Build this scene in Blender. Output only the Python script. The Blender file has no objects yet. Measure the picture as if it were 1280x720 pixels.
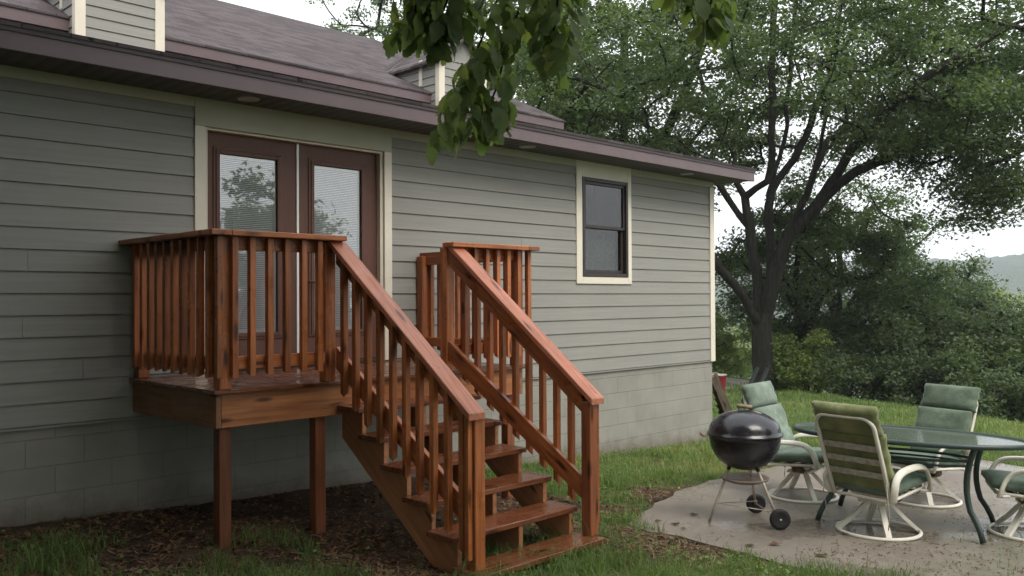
import bpy, bmesh, math, random
import numpy as np
from mathutils import Vector, Matrix

S = bpy.context.scene
COL = S.collection
rng = np.random.default_rng(11)
random.seed(5)
R_ = math.radians

# ------------------------------------------------------------------ camera
# metres; the camera stands at the origin, x runs along the house wall, y towards it
cam = bpy.data.objects.new('camera', bpy.data.cameras.new('camera'))
COL.objects.link(cam)
RT = Vector((0.70553, -0.70866, -0.00520)); UP = Vector((-0.00471, -0.01202, 0.99992)); FW = Vector((0.70867, 0.70544, 0.01182))
cam.matrix_world = Matrix(((RT.x, UP.x, -FW.x, 0), (RT.y, UP.y, -FW.y, 0), (RT.z, UP.z, -FW.z, 0), (0, 0, 0, 1)))
cam.data.sensor_width = 36
cam.data.lens = 1100 * 36 / 1280
cam.data.clip_start = 0.05
cam.data.clip_end = 6000
S.camera = cam

# ------------------------------------------------------------------ light
SUN_EL, SUN_AZ = 50, -103           # direction the light comes from (azimuth from +x)
world = bpy.data.worlds.new('World'); S.world = world
world.use_nodes = True
wn = world.node_tree; wn.nodes.clear()
sky = wn.nodes.new('ShaderNodeTexSky'); sky.sky_type = 'NISHITA'; sky.sun_disc = False
sky.sun_elevation = R_(SUN_EL); sky.sun_rotation = R_(90 - SUN_AZ); sky.dust_density = 6; sky.air_density = 1.0; sky.ozone_density = 1
mixw = wn.nodes.new('ShaderNodeMix'); mixw.data_type = 'RGBA'; mixw.inputs[0].default_value = 0.82
mixw.inputs[7].default_value = (9.5, 9.6, 9.7, 1)      # the flat grey-white of the cloud layer
bg = wn.nodes.new('ShaderNodeBackground'); bg.inputs[1].default_value = 0.10
wo = wn.nodes.new('ShaderNodeOutputWorld')
wn.links.new(sky.outputs[0], mixw.inputs[6]); wn.links.new(mixw.outputs[2], bg.inputs[0]); wn.links.new(bg.outputs[0], wo.inputs[0])
sun = bpy.data.objects.new('sun', bpy.data.lights.new('sun', 'SUN')); COL.objects.link(sun)
sun.data.energy = 1.5; sun.data.angle = R_(32); sun.data.color = (1, 0.95, 0.88)
sd = Vector((math.cos(R_(SUN_EL)) * math.cos(R_(SUN_AZ)), math.cos(R_(SUN_EL)) * math.sin(R_(SUN_AZ)), math.sin(R_(SUN_EL))))
sun.rotation_euler = sd.to_track_quat('Z', 'Y').to_euler(); sun.location = sd * 30
S.view_settings.view_transform = 'Standard'; S.view_settings.look = 'None'
S.view_settings.gamma = 1; S.view_settings.use_curve_mapping = False
S.view_settings.exposure = 1.0
S.render.engine = 'CYCLES'
try:
    S.cycles.use_denoising = True
    S.cycles.max_bounces = 8; S.cycles.diffuse_bounces = 4; S.cycles.transparent_max_bounces = 16
    S.cycles.volume_bounces = 1; S.cycles.caustics_reflective = False; S.cycles.caustics_refractive = False
except Exception: pass

# ------------------------------------------------------------------ materials
class NT:
    def __init__(s, name):
        s.m = bpy.data.materials.new(name); s.m.use_nodes = True
        s.t = s.m.node_tree; s.b = s.t.nodes['Principled BSDF']; s.out = s.t.nodes['Material Output']
    def n(s, typ, **kw):
        nd = s.t.nodes.new(typ)
        for k, v in kw.items(): setattr(nd, k, v)
        return nd
    def l(s, a, b): s.t.links.new(a, b)
    def coord(s, kind='Object'):
        return s.n('ShaderNodeTexCoord').outputs[kind]
    def mapping(s, vec, scale=(1, 1, 1), rot=(0, 0, 0)):
        m = s.n('ShaderNodeMapping'); m.inputs['Scale'].default_value = scale; m.inputs['Rotation'].default_value = rot
        s.l(vec, m.inputs['Vector']); return m.outputs[0]
    def noise(s, vec, scale, detail=4, rough=0.55, out=0):
        nd = s.n('ShaderNodeTexNoise'); nd.inputs['Scale'].default_value = scale; nd.inputs['Detail'].default_value = detail; nd.inputs['Roughness'].default_value = rough
        if vec is not None: s.l(vec, nd.inputs['Vector'])
        return nd.outputs[out]
    def ramp(s, fac, stops):
        r = s.n('ShaderNodeValToRGB'); e = r.color_ramp.elements
        while len(e) < len(stops): e.new(0.5)
        for i, (p, c) in enumerate(stops):
            e[i].position = p; e[i].color = (*c, 1) if not isinstance(c, (int, float)) else (c, c, c, 1)
        s.l(fac, r.inputs[0]); return r.outputs[0]
    def mix(s, fac, a, b, blend='MIX'):
        m = s.n('ShaderNodeMix', data_type='RGBA', blend_type=blend)
        for i, v in ((0, fac), (6, a), (7, b)):
            if isinstance(v, (int, float)): m.inputs[i].default_value = v if i == 0 else (v, v, v, 1)
            elif isinstance(v, tuple): m.inputs[i].default_value = (*v, 1)
            else: s.l(v, m.inputs[i])
        return m.outputs[2]
    def math(s, op, a, b=0.0):
        m = s.n('ShaderNodeMath', operation=op)
        for i, v in ((0, a), (1, b)):
            if isinstance(v, (int, float)): m.inputs[i].default_value = v
            else: s.l(v, m.inputs[i])
        return m.outputs[0]
    def bump(s, h, strength=0.3, dist=0.01, prev=None):
        b = s.n('ShaderNodeBump'); b.inputs['Strength'].default_value = strength; b.inputs['Distance'].default_value = dist
        s.l(h, b.inputs['Height'])
        if prev is not None: s.l(prev, b.inputs['Normal'])
        s.l(b.outputs[0], s.b.inputs['Normal']); return b.outputs[0]
    def set(s, **kw):
        names = dict(color='Base Color', rough='Roughness', metal='Metallic', spec='Specular IOR Level', coat='Coat Weight', coatr='Coat Roughness', trans='Transmission Weight', ior='IOR', alpha='Alpha', sheen='Sheen Weight')
        for k, v in kw.items():
            i = s.b.inputs[names[k]]
            if isinstance(v, tuple): i.default_value = (*v, 1)
            elif isinstance(v, (int, float)): i.default_value = v
            else: s.l(v, i)
        return s

def paint(name, c, rough=0.6, var=0.12, scale=3.0, bump=0.08, fine=60, spec=0.35, streak=None):
    n = NT(name); co = n.coord()
    f = n.noise(co, scale, 5)
    lo = tuple(x * (1 - var) for x in c); hi = tuple(min(1, x * (1 + var)) for x in c)
    col = n.ramp(f, [(0.3, lo), (0.7, hi)])
    if streak:
        g = n.noise(n.mapping(co, streak), 1.0, 5)
        col = n.mix(0.35, col, n.ramp(g, [(0.35, tuple(x * .8 for x in c)), (0.65, tuple(x * 1.12 for x in c))]))
    n.set(color=col, rough=rough, spec=spec)
    if bump: n.bump(n.noise(n.mapping(co, streak) if streak else co, fine if not streak else 3, 4), bump, 0.01)
    return n.m

def wood(name, axis=None, rotx=0.0, dark=(.13, .041, .015), mid=(.37, .117, .037), light=(.57, .205, .072), rough=.42, wet=0.0):
    n = NT(name); co = n.coord()
    info = n.n('ShaderNodeObjectInfo')
    off = n.n('ShaderNodeVectorMath', operation='MULTIPLY_ADD')
    n.l(info.outputs['Random'], off.inputs[0]); off.inputs[1].default_value = (13, 17, 11); n.l(co, off.inputs[2])
    v = off.outputs[0]
    if rotx: v = n.mapping(v, rot=(rotx, 0, 0))
    sc = {'x': (.9, 16, 16), 'y': (16, .9, 16), 'z': (16, 16, .9)}[axis]
    sk = {'x': (2.2, 9, 9), 'y': (9, 2.2, 9), 'z': (9, 9, 2.2)}[axis]
    g = n.noise(n.mapping(v, sc), 2.2, 7, .62)
    big = n.noise(v, 2.4, 3)
    col = n.ramp(g, [(0.28, dark), (0.5, mid), (0.75, light)])
    col = n.mix(n.ramp(big, [(.35, .0), (.7, .45)]), col, n.mix(.5, dark, mid))
    vor = n.n('ShaderNodeTexVoronoi'); vor.inputs['Scale'].default_value = 1.15; n.l(n.mapping(v, sk), vor.inputs['Vector'])
    k = n.ramp(vor.outputs['Distance'], [(0.1, 0.92), (0.24, 0.0)])
    col = n.mix(k, col, tuple(x * .35 for x in dark))
    br = n.math('MULTIPLY_ADD', info.outputs['Random'], 0.6)
    br.node.inputs[2].default_value = 0.68
    col = n.mix(1.0, col, br, 'MULTIPLY')
    n.set(color=col, spec=.4)
    wn_ = n.noise(v, 4.5, 3)
    n.set(rough=n.ramp(wn_, [(.35, max(.08, rough - .22 - wet)), (.65, rough + .08 - wet * .6)]))
    n.bump(g, .25, .004)
    return n.m

SL = math.atan2(.76, 1.0)     # slope of the stair rails
M = {}
M['wood_x'] = wood('stained_wood_x', 'x'); M['wood_y'] = wood('stained_wood_y', 'y'); M['wood_z'] = wood('stained_wood_z', 'z')
M['wood_tread'] = wood('stained_wood_tread', 'x', dark=(.075, .026, .013), mid=(.165, .057, .025), light=(.26, .1, .046), rough=.4, wet=.12)
M['wood_slope'] = wood('stained_wood_slope', 'y', rotx=-SL)
M['wood_cap'] = wood('stained_wood_handrail', 'y', rotx=-SL, dark=(.17, .06, .035), mid=(.34, .125, .07), light=(.46, .19, .115), rough=.45)
M['wood_new'] = wood('stained_wood_stringer', 'y', rotx=-SL, dark=(.22, .10, .045), mid=(.38, .17, .075), light=(.5, .25, .12), rough=.55)
M['wood_rim'] = wood('stained_wood_rim', 'x', dark=(.18, .066, .024), mid=(.38, .145, .053), light=(.52, .225, .09), rough=.5)
M['wood_rim_y'] = wood('stained_wood_rim_side', 'y', dark=(.15, .075, .033), mid=(.3, .14, .06), light=(.42, .2, .085), rough=.55)
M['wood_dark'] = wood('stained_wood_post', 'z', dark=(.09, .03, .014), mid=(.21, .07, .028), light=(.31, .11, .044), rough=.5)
M['lumber'] = wood('weathered_lumber', 'x', dark=(.05, .035, .028), mid=(.11, .08, .062), light=(.2, .16, .125), rough=.8)
M['siding'] = paint('siding_paint', (.252, .247, .224), .62, .06, 1.4, .12, spec=.3, streak=(.8, 6, 40))
M['block'] = None
M['cream'] = paint('cream_trim_paint', (.66, .61, .51), .5, .05, 4, .05)
M['taupe'] = paint('frieze_paint', (.40, .385, .30), .55, .05, 4, .05)
M['door'] = paint('brown_door_paint', (.118, .056, .040), .6, .08, 6, .1, streak=(20, 20, 1.2))
M['bronze'] = paint('dark_bronze_vinyl', (.035, .027, .026), .45, .1, 8, .03)
M['fascia'] = paint('mauve_brown_aluminium', (.112, .076, .08), .42, .08, 3, .03, spec=.5)
M['fasciadark'] = paint('dark_mauve_aluminium', (.06, .042, .045), .5, .08, 3, .03)
M['drip'] = paint('grey_drip_edge', (.55, .55, .56), .3, .08, 3, .0, spec=.6)
M['white'] = paint('white_vinyl', (.78, .78, .77), .4, .04, 3, .0)
M['lamp'] = paint('frosted_light_trim', (.42, .42, .42), .35, .04, 3, .0)
M['black'] = paint('black_interior', (.012, .012, .013), .9, .05, 3, .0)
M['room'] = paint('room_shade_paint', (.06, .06, .06), .9, .05, 3, .0)
M['chairw'] = paint('cream_chair_enamel', (.66, .635, .55), .45, .1, 7, .05)
M['strap'] = paint('weathered_grey_strap', (.36, .34, .29), .8, .3, 30, .2)
M['rust'] = paint('rusty_steel', (.16, .11, .075), .8, .35, 14, .3)
M['tablegreen'] = paint('dark_green_table_enamel', (.028, .047, .042), .4, .15, 10, .03, spec=.5)
M['pole'] = paint('dark_green_pole', (.008, .014, .011), .6, .2, 6, .05)
M['red'] = paint('faded_red_plastic', (.26, .03, .035), .5, .12, 6, .05)
M['leg'] = paint('dull_aluminium_leg', (.42, .36, .30), .42, .2, 12, .05, spec=.6)
M['tyre'] = paint('black_plastic_wheel', (.014, .014, .015), .55, .2, 12, .05)
M['ash'] = paint('grey_ash_pan', (.27, .22, .18), .7, .25, 14, .1)
M['handle'] = paint('worn_wood_handle', (.25, .19, .125), .7, .25, 18, .15)
n = NT('black_enamel'); n.set(color=(.012, .012, .016), rough=n.ramp(n.noise(n.coord(), 9, 5), [(.35, .16), (.7, .34)]), spec=.6); n.bump(n.noise(n.coord(), 60, 3), .03, .003); M['enamel'] = n.m
def cushion(name, a, b, c):
    n = NT(name); co = n.coord()
    f = n.noise(co, 7, 6, .65); g = n.noise(co, 2.3, 3)
    col = n.ramp(f, [(.3, a), (.5, b), (.72, c)])
    col = n.mix(n.ramp(g, [(.4, 0), (.68, .6)]), col, tuple(x * .75 for x in a))
    n.set(color=col, rough=.78, spec=.25, sheen=.15); n.bump(n.noise(co, 28, 6), .35, .012)
    return n.m
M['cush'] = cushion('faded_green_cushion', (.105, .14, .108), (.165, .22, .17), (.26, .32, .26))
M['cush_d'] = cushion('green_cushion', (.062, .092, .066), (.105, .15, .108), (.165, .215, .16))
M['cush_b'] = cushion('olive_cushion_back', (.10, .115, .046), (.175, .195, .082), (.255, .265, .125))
# painted concrete block
n = NT('painted_block'); co = n.coord()
bt = n.n('ShaderNodeTexBrick'); bt.offset = .5
for k, v in (('Scale', 1.0), ('Mortar Size', .006), ('Mortar Smooth', .3), ('Brick Width', .4064), ('Row Height', .2032)): bt.inputs[k].default_value = v
mp = n.n('ShaderNodeMapping'); mp.inputs['Rotation'].default_value = (R_(90), 0, 0); n.l(co, mp.inputs['Vector']); n.l(mp.outputs[0], bt.inputs['Vector'])
bt.inputs['Color1'].default_value = (.265, .26, .226, 1); bt.inputs['Color2'].default_value = (.25, .246, .214, 1); bt.inputs['Mortar'].default_value = (.205, .202, .178, 1)
f = n.noise(co, 2.2, 5)
sx = n.n('ShaderNodeSeparateXYZ'); n.l(co, sx.inputs[0])
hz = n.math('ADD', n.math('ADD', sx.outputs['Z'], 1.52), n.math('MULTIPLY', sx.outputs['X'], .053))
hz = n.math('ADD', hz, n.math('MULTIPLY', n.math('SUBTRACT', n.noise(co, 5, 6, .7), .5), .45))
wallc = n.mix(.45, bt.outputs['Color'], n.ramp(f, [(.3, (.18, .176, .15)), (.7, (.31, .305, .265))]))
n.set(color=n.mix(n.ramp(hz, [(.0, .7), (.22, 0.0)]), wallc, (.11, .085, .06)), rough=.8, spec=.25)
inv = n.math('SUBTRACT', 1.0, bt.outputs['Fac'])
b1 = n.bump(inv, .6, .014); n.bump(n.noise(co, 70, 4), .25, .006, b1); M['block'] = n.m
# soffit with grooves
n = NT('ribbed_soffit'); co = n.coord()
w = n.n('ShaderNodeTexWave', wave_type='BANDS', bands_direction='X'); w.inputs['Scale'].default_value = 2.6; n.l(co, w.inputs['Vector'])
n.set(color=n.ramp(w.outputs[1], [(.0, (.03, .022, .024)), (.12, (.062, .046, .048)), (1, (.075, .056, .058))]), rough=.5); n.bump(w.outputs[1], .4, .01); M['soffit'] = n.m
# shingles
n = NT('asphalt_shingles'); co = n.coord()
bt = n.n('ShaderNodeTexBrick'); bt.offset = .5
for k, v in (('Scale', 1.0), ('Mortar Size', .006), ('Mortar Smooth', .2), ('Brick Width', .3), ('Row Height', .13)): bt.inputs[k].default_value = v
bt.inputs['Color1'].default_value = (.058, .046, .05, 1); bt.inputs['Color2'].default_value = (.135, .113, .118, 1); bt.inputs['Mortar'].default_value = (.035, .028, .028, 1)
nz = n.noise(co, 6, 3, out=1); n.l(n.mix(.04, co, nz), bt.inputs['Vector'])
f = n.noise(co, 90, 4)
n.set(color=n.mix(.5, bt.outputs['Color'], n.ramp(f, [(.3, (.08, .066, .068)), (.7, (.27, .235, .24))]), 'OVERLAY'), rough=.85, spec=.3)
n.bump(n.math('ADD', bt.outputs['Fac'], n.math('MULTIPLY', f, .4)), .6, .02); M['shingle'] = n.m
# glass (thin pane): fresnel mirror over clear
def pane(name, lo, hi, tint=(1, 1, 1)):
    n = NT(name); n.t.nodes.remove(n.b)
    tr = n.n('ShaderNodeBsdfTransparent'); tr.inputs[0].default_value = (*tint, 1)
    gl = n.n('ShaderNodeBsdfGlossy'); gl.inputs['Roughness'].default_value = .015
    lw = n.n('ShaderNodeLayerWeight'); lw.inputs['Blend'].default_value = .35
    fac = n.math('MULTIPLY_ADD', lw.outputs['Fresnel'], hi); fac.node.inputs[2].default_value = lo
    mx = n.n('ShaderNodeMixShader'); n.l(fac, mx.inputs[0]); n.l(tr.outputs[0], mx.inputs[1]); n.l(gl.outputs[0], mx.inputs[2]); n.l(mx.outputs[0], n.out.inputs[0])
    return n.m
M['glass'] = pane('door_glass', .22, .5, (.92, .94, .95))
M['screen'] = pane('screened_window_glass', .09, .3, (.34, .38, .36))
M['tableglass'] = pane('table_glass', .10, .9, (.62, .72, .67))
_t = M['tableglass'].node_tree; _g = [q for q in _t.nodes if q.type == 'BSDF_GLOSSY'][0]; _g.inputs['Roughness'].default_value = .09
_d = _t.nodes.new('ShaderNodeBsdfDiffuse'); _d.inputs[0].default_value = (.23, .28, .22, 1); _mx = _t.nodes.new('ShaderNodeMixShader'); _mx.inputs[0].default_value = .22
_o = [q for q in _t.nodes if q.type == 'OUTPUT_MATERIAL'][0]; _src = _o.inputs[0].links[0].from_socket
_t.links.new(_src, _mx.inputs[1]); _t.links.new(_d.outputs[0], _mx.inputs[2]); _t.links.new(_mx.outputs[0], _o.inputs[0])
n = NT('white_blinds'); co = n.coord()
w = n.n('ShaderNodeTexWave', wave_type='BANDS', bands_direction='Z'); w.inputs['Scale'].default_value = 20.0; n.l(co, w.inputs['Vector'])
n.set(color=n.ramp(w.outputs[1], [(.0, (.33, .34, .36)), (.35, (.56, .57, .59)), (1, (.62, .63, .65))]), rough=.6); n.bump(w.outputs[1], .5, .006); M['blind'] = n.m
# bark
n = NT('bark'); co = n.coord()
f = n.noise(n.mapping(co, (9, 9, 1.6)), 1.6, 7, .7)
n.set(color=n.ramp(f, [(.3, (.011, .0105, .009)), (.55, (.03, .028, .024)), (.75, (.062, .058, .048))]), rough=.9, spec=.2); n.bump(f, .9, .05); M['bark'] = n.m
def leafmat(name, a, b, c, trans=.35, rough=.5, spec=.35):
    n = NT(name)
    at = n.n('ShaderNodeAttribute', attribute_name='tone')
    col = n.ramp(at.outputs['Fac'], [(.0, a), (.5, b), (1.0, c)])
    n.set(color=col, rough=rough, spec=spec)
    tl = n.n('ShaderNodeBsdfTranslucent'); n.l(n.mix(1.0, col, (1.25, 1.35, .6), 'MULTIPLY'), tl.inputs[0])
    mx = n.n('ShaderNodeMixShader'); mx.inputs[0].default_value = trans
    n.l(n.b.outputs[0], mx.inputs[1]); n.l(tl.outputs[0], mx.inputs[2]); n.l(mx.outputs[0], n.out.inputs[0])
    return n.m
M['leaf'] = leafmat('leaf_green', (.06, .09, .046), (.095, .14, .068), (.145, .19, .088), .45)
M['leaf_y'] = leafmat('leaf_yellow_green', (.10, .155, .045), (.165, .225, .065), (.25, .28, .08))
M['leaf_d'] = leafmat('leaf_dark', (.056, .085, .046), (.09, .132, .066), (.135, .178, .084), .45)
M['leaf_near'] = leafmat('leaf_near', (.10, .14, .075), (.17, .225, .105), (.31, .34, .12), .55, .5, .3)
M['grassblade'] = leafmat('grass_blade', (.095, .155, .042), (.16, .25, .075), (.30, .30, .13), .35, .5, .3)
M['deadleaf'] = leafmat('dead_leaf', (.045, .024, .014), (.115, .058, .029), (.2, .115, .06), .1, .6, .3)
M['straw'] = leafmat('straw', (.15, .10, .06), (.27, .19, .115), (.38, .29, .18), .15, .7, .2)

# ------------------------------------------------------------------ mesh builder
class MB:
    def __init__(s): s.v = []; s.f = []; s.sm = []
    def add(s, vs, fs, smooth=False):
        o = len(s.v); s.v += [tuple(v) for v in vs]; s.f += [tuple(i + o for i in f) for f in fs]; s.sm += [smooth] * len(fs); return s
    def box(s, x0, x1, y0, y1, z0, z1, mat=None):
        vs = [Vector(p) for p in ((x0, y0, z0), (x1, y0, z0), (x1, y1, z0), (x0, y1, z0), (x0, y0, z1), (x1, y0, z1), (x1, y1, z1), (x0, y1, z1))]
        if mat is not None: vs = [mat @ v for v in vs]
        return s.add(vs, [(3, 2, 1, 0), (4, 5, 6, 7), (0, 1, 5, 4), (1, 2, 6, 5), (2, 3, 7, 6), (3, 0, 4, 7)])
    def hexa(s, vs): return s.add(vs, [(3, 2, 1, 0), (4, 5, 6, 7), (0, 1, 5, 4), (1, 2, 6, 5), (2, 3, 7, 6), (3, 0, 4, 7)])
    def prism(s, poly, axis, a, b):
        """poly: list of 2-D points; axis x: (y,z) pts, y: (x,z), z: (x,y)"""
        def P(p, t): return {'x': (t, p[0], p[1]), 'y': (p[0], t, p[1]), 'z': (p[0], p[1], t)}[axis]
        k = len(poly); vs = [P(p, a) for p in poly] + [P(p, b) for p in poly]
        return s.add(vs, [tuple(range(k))[::-1], tuple(range(k, 2 * k))] + [(i, (i + 1) % k, k + (i + 1) % k, k + i) for i in range(k)])
    def tube(s, pts, r, n=10, closed=False, flat=1.0, caps=True):
        pts = [Vector(p) for p in pts]; k = len(pts); rs = r if isinstance(r, (list, tuple)) else [r] * k
        o = []; u = None
        for i in range(k):
            a = pts[(i - 1) % k] if (closed or i > 0) else pts[i]; b = pts[(i + 1) % k] if (closed or i < k - 1) else pts[i]
            t = (b - a).normalized()
            if u is None: u = t.orthogonal().normalized() if abs(t.z) > .9 else t.cross(Vector((0, 0, 1))).normalized()
            u = (u - t * u.dot(t)).normalized(); w = t.cross(u)
            o += [pts[i] + (u * math.cos(2 * math.pi * j / n) + w * math.sin(2 * math.pi * j / n) * flat) * rs[i] for j in range(n)]
        fs = []
        for i in range(k if closed else k - 1):
            for j in range(n):
                i2 = (i + 1) % k; fs.append((i * n + j, i * n + (j + 1) % n, i2 * n + (j + 1) % n, i2 * n + j))
        if not closed and caps: fs += [tuple(range(n))[::-1], tuple(range((k - 1) * n, k * n))]
        return s.add(o, fs, True)
    def lathe(s, prof, c=(0, 0, 0), n=32, mat=None):
        vs = []; fs = []; c = Vector(c)
        for (r, z) in prof:
            for j in range(n):
                a = 2 * math.pi * j / n; p = Vector((r * math.cos(a), r * math.sin(a), z))
                if mat is not None: p = mat @ p
                vs.append(p + c)
        for i in range(len(prof) - 1):
            for j in range(n): fs.append((i * n + j, i * n + (j + 1) % n, (i + 1) * n + (j + 1) % n, (i + 1) * n + j))
        return s.add(vs, fs, True)
    def build(s, name, m, parent=None, world=True, bevel=0.0, seg=1, sub=0, loc=None, merge=False):
        me = bpy.data.meshes.new(name); me.from_pydata(s.v, [], s.f); me.update()
        me.polygons.foreach_set('use_smooth', s.sm)
        if bevel or merge:
            bm = bmesh.new(); bm.from_mesh(me)
            if merge: bmesh.ops.remove_doubles(bm, verts=bm.verts, dist=1e-4)
            if bevel: bmesh.ops.bevel(bm, geom=[e for e in bm.edges if len(e.link_faces) == 2 and e.calc_face_angle(0) > .6], offset=bevel, segments=seg, affect='EDGES', profile=.5)
            bmesh.ops.recalc_face_normals(bm, faces=bm.faces)
            bm.to_mesh(me); bm.free()
        me.materials.append(m)
        o = bpy.data.objects.new(name, me); COL.objects.link(o)
        if parent is not None:
            o.parent = parent
            if world and parent.parent is None and parent.type == 'EMPTY': o.location = -parent.location
        if sub:
            md = o.modifiers.new('smooth', 'SUBSURF'); md.levels = md.render_levels = sub
            me.polygons.foreach_set('use_smooth', [True] * len(me.polygons))
        return o

def tag(o, label=None, cat=None, group=None, kind=None):
    if label: o['label'] = label
    if cat: o['category'] = cat
    if group: o['group'] = group
    if kind: o['kind'] = kind
    return o
def thing(name, label, cat, loc=(0, 0, 0), group=None, rz=0):
    o = bpy.data.objects.new(name, None); COL.objects.link(o); o.location = loc; o.rotation_euler = (0, 0, rz); o.empty_display_size = .2
    return tag(o, label, cat, group)
def npmesh(name, verts, faces, m, parent=None, tone=None, smooth=False):
    """verts (n,3), faces (k,3 or 4) numpy -> object, optional per-vertex 'tone'"""
    me = bpy.data.meshes.new(name); nv, nf, k = len(verts), len(faces), faces.shape[1]
    me.vertices.add(nv); me.vertices.foreach_set('co', np.asarray(verts, np.float32).ravel())
    me.loops.add(nf * k); me.loops.foreach_set('vertex_index', faces.astype(np.int32).ravel())
    me.polygons.add(nf); me.polygons.foreach_set('loop_start', np.arange(nf, dtype=np.int32) * k)
    try: me.polygons.foreach_set('loop_total', np.full(nf, k, np.int32))
    except Exception: pass
    if tone is not None:
        a = me.attributes.new('tone', 'FLOAT', 'POINT'); a.data.foreach_set('value', np.asarray(tone, np.float32))
    me.polygons.foreach_set('use_smooth', np.full(nf, smooth, bool))
    me.update(calc_edges=True); me.validate()
    me.materials.append(m)
    o = bpy.data.objects.new(name, me); COL.objects.link(o)
    if parent is not None:
        o.parent = parent
        if parent.type == 'EMPTY': o.location = -parent.location
    return o
def site(lat, dep):   # metres to the right of / in front of the standing point -> x, y
    return (.70555 * lat + .70871 * dep, -.70866 * lat + .70550 * dep)

# ------------------------------------------------------------------ terrain
def smooth01(t): t = np.clip(t, 0, 1); return t * t * (3 - 2 * t)
def vnoise(x, y, seed=0):
    x = np.asarray(x, float); y = np.asarray(y, float)
    xi = np.floor(x); yi = np.floor(y); fx = smooth01(x - xi); fy = smooth01(y - yi)
    def h(a, b): 
        t = np.sin(a * 127.1 + b * 311.7 + seed * 74.7) * 43758.5453
        return t - np.floor(t)
    return (h(xi, yi) * (1 - fx) + h(xi + 1, yi) * fx) * (1 - fy) + (h(xi, yi + 1) * (1 - fx) + h(xi + 1, yi + 1) * fx) * fy
def fbm(x, y, seed=0, oct=4):
    s = 0; a = .5; t = 0
    for i in range(oct): s = s + a * vnoise(x * 2 ** i, y * 2 ** i, seed + i); t += a; a *= .5
    return s / t
PATIO = [(5.66, 3.5), (5.82, 4.36), (6.6, 4.8), (7.75, 5.02), (9.7, 4.95), (11.6, 3.6), (11.2, .8), (8.5, -.6), (6.1, 1.2), (5.72, 2.45), (5.62, 2.95)]
PZ0, PZS = -1.845, -.024          # patio height and fall
def patio_z(x): return PZ0 + PZS * (x - 5.6)
def in_poly(x, y, poly):
    c = np.zeros(np.shape(x), bool); k = len(poly)
    for i in range(k):
        (x0, y0), (x1, y1) = poly[i], poly[(i + 1) % k]
        c ^= ((y0 > y) != (y1 > y)) & (x < (x1 - x0) * (y - y0) / (y1 - y0 + 1e-12) + x0)
    return c
def poly_dist(x, y, poly):
    d = np.full(np.shape(x), 1e9); k = len(poly)
    for i in range(k):
        (x0, y0), (x1, y1) = poly[i], poly[(i + 1) % k]
        ex, ey = x1 - x0, y1 - y0; t = np.clip(((x - x0) * ex + (y - y0) * ey) / (ex * ex + ey * ey), 0, 1)
        d = np.minimum(d, np.hypot(x - x0 - t * ex, y - y0 - t * ey))
    return d
def ground_z(x, y, bumps=True):
    x = np.asarray(x, float); y = np.asarray(y, float)
    z = -1.61 - .053 * (np.clip(x, -15, 27) - 1.87) - .03 * np.clip(1 - (x - 3) / 4, 0, 1) * np.clip(7 - y, 0, 4)
    s = np.maximum((x - 17.5) * .778 - (y - 4.0) * .628, (x - 30.0) * .95 + (y - 10) * .1)
    s = np.maximum(s, 0); r = np.hypot(x, y)
    fall = 27 * (1 - np.exp(-(s * s) / (s + 4) * .36 / 27))
    z = z - fall
    if bumps:
        near = np.clip(1.6 - r / 25, .0, 1)
        z = z + near * ((fbm(x * 1.1, y * 1.1, 3) - .5) * .07 + (fbm(x * 6, y * 6, 9, 2) - .5) * .03) + (1 - near) * (fbm(x * .06, y * .06, 5) - .5) * 1.2 * np.clip((r - 15) / 60, 0, 1)
    ins = in_poly(x, y, PATIO); d = poly_dist(x, y, PATIO)
    pz = patio_z(x)
    w = np.where(ins, 1.0, 1 - smooth01(d / .5))
    z = z * (1 - w) + np.where(ins, pz - .05 - .03 * np.clip(d / .3, 0, 1), pz - .012) * w
    return z

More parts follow.
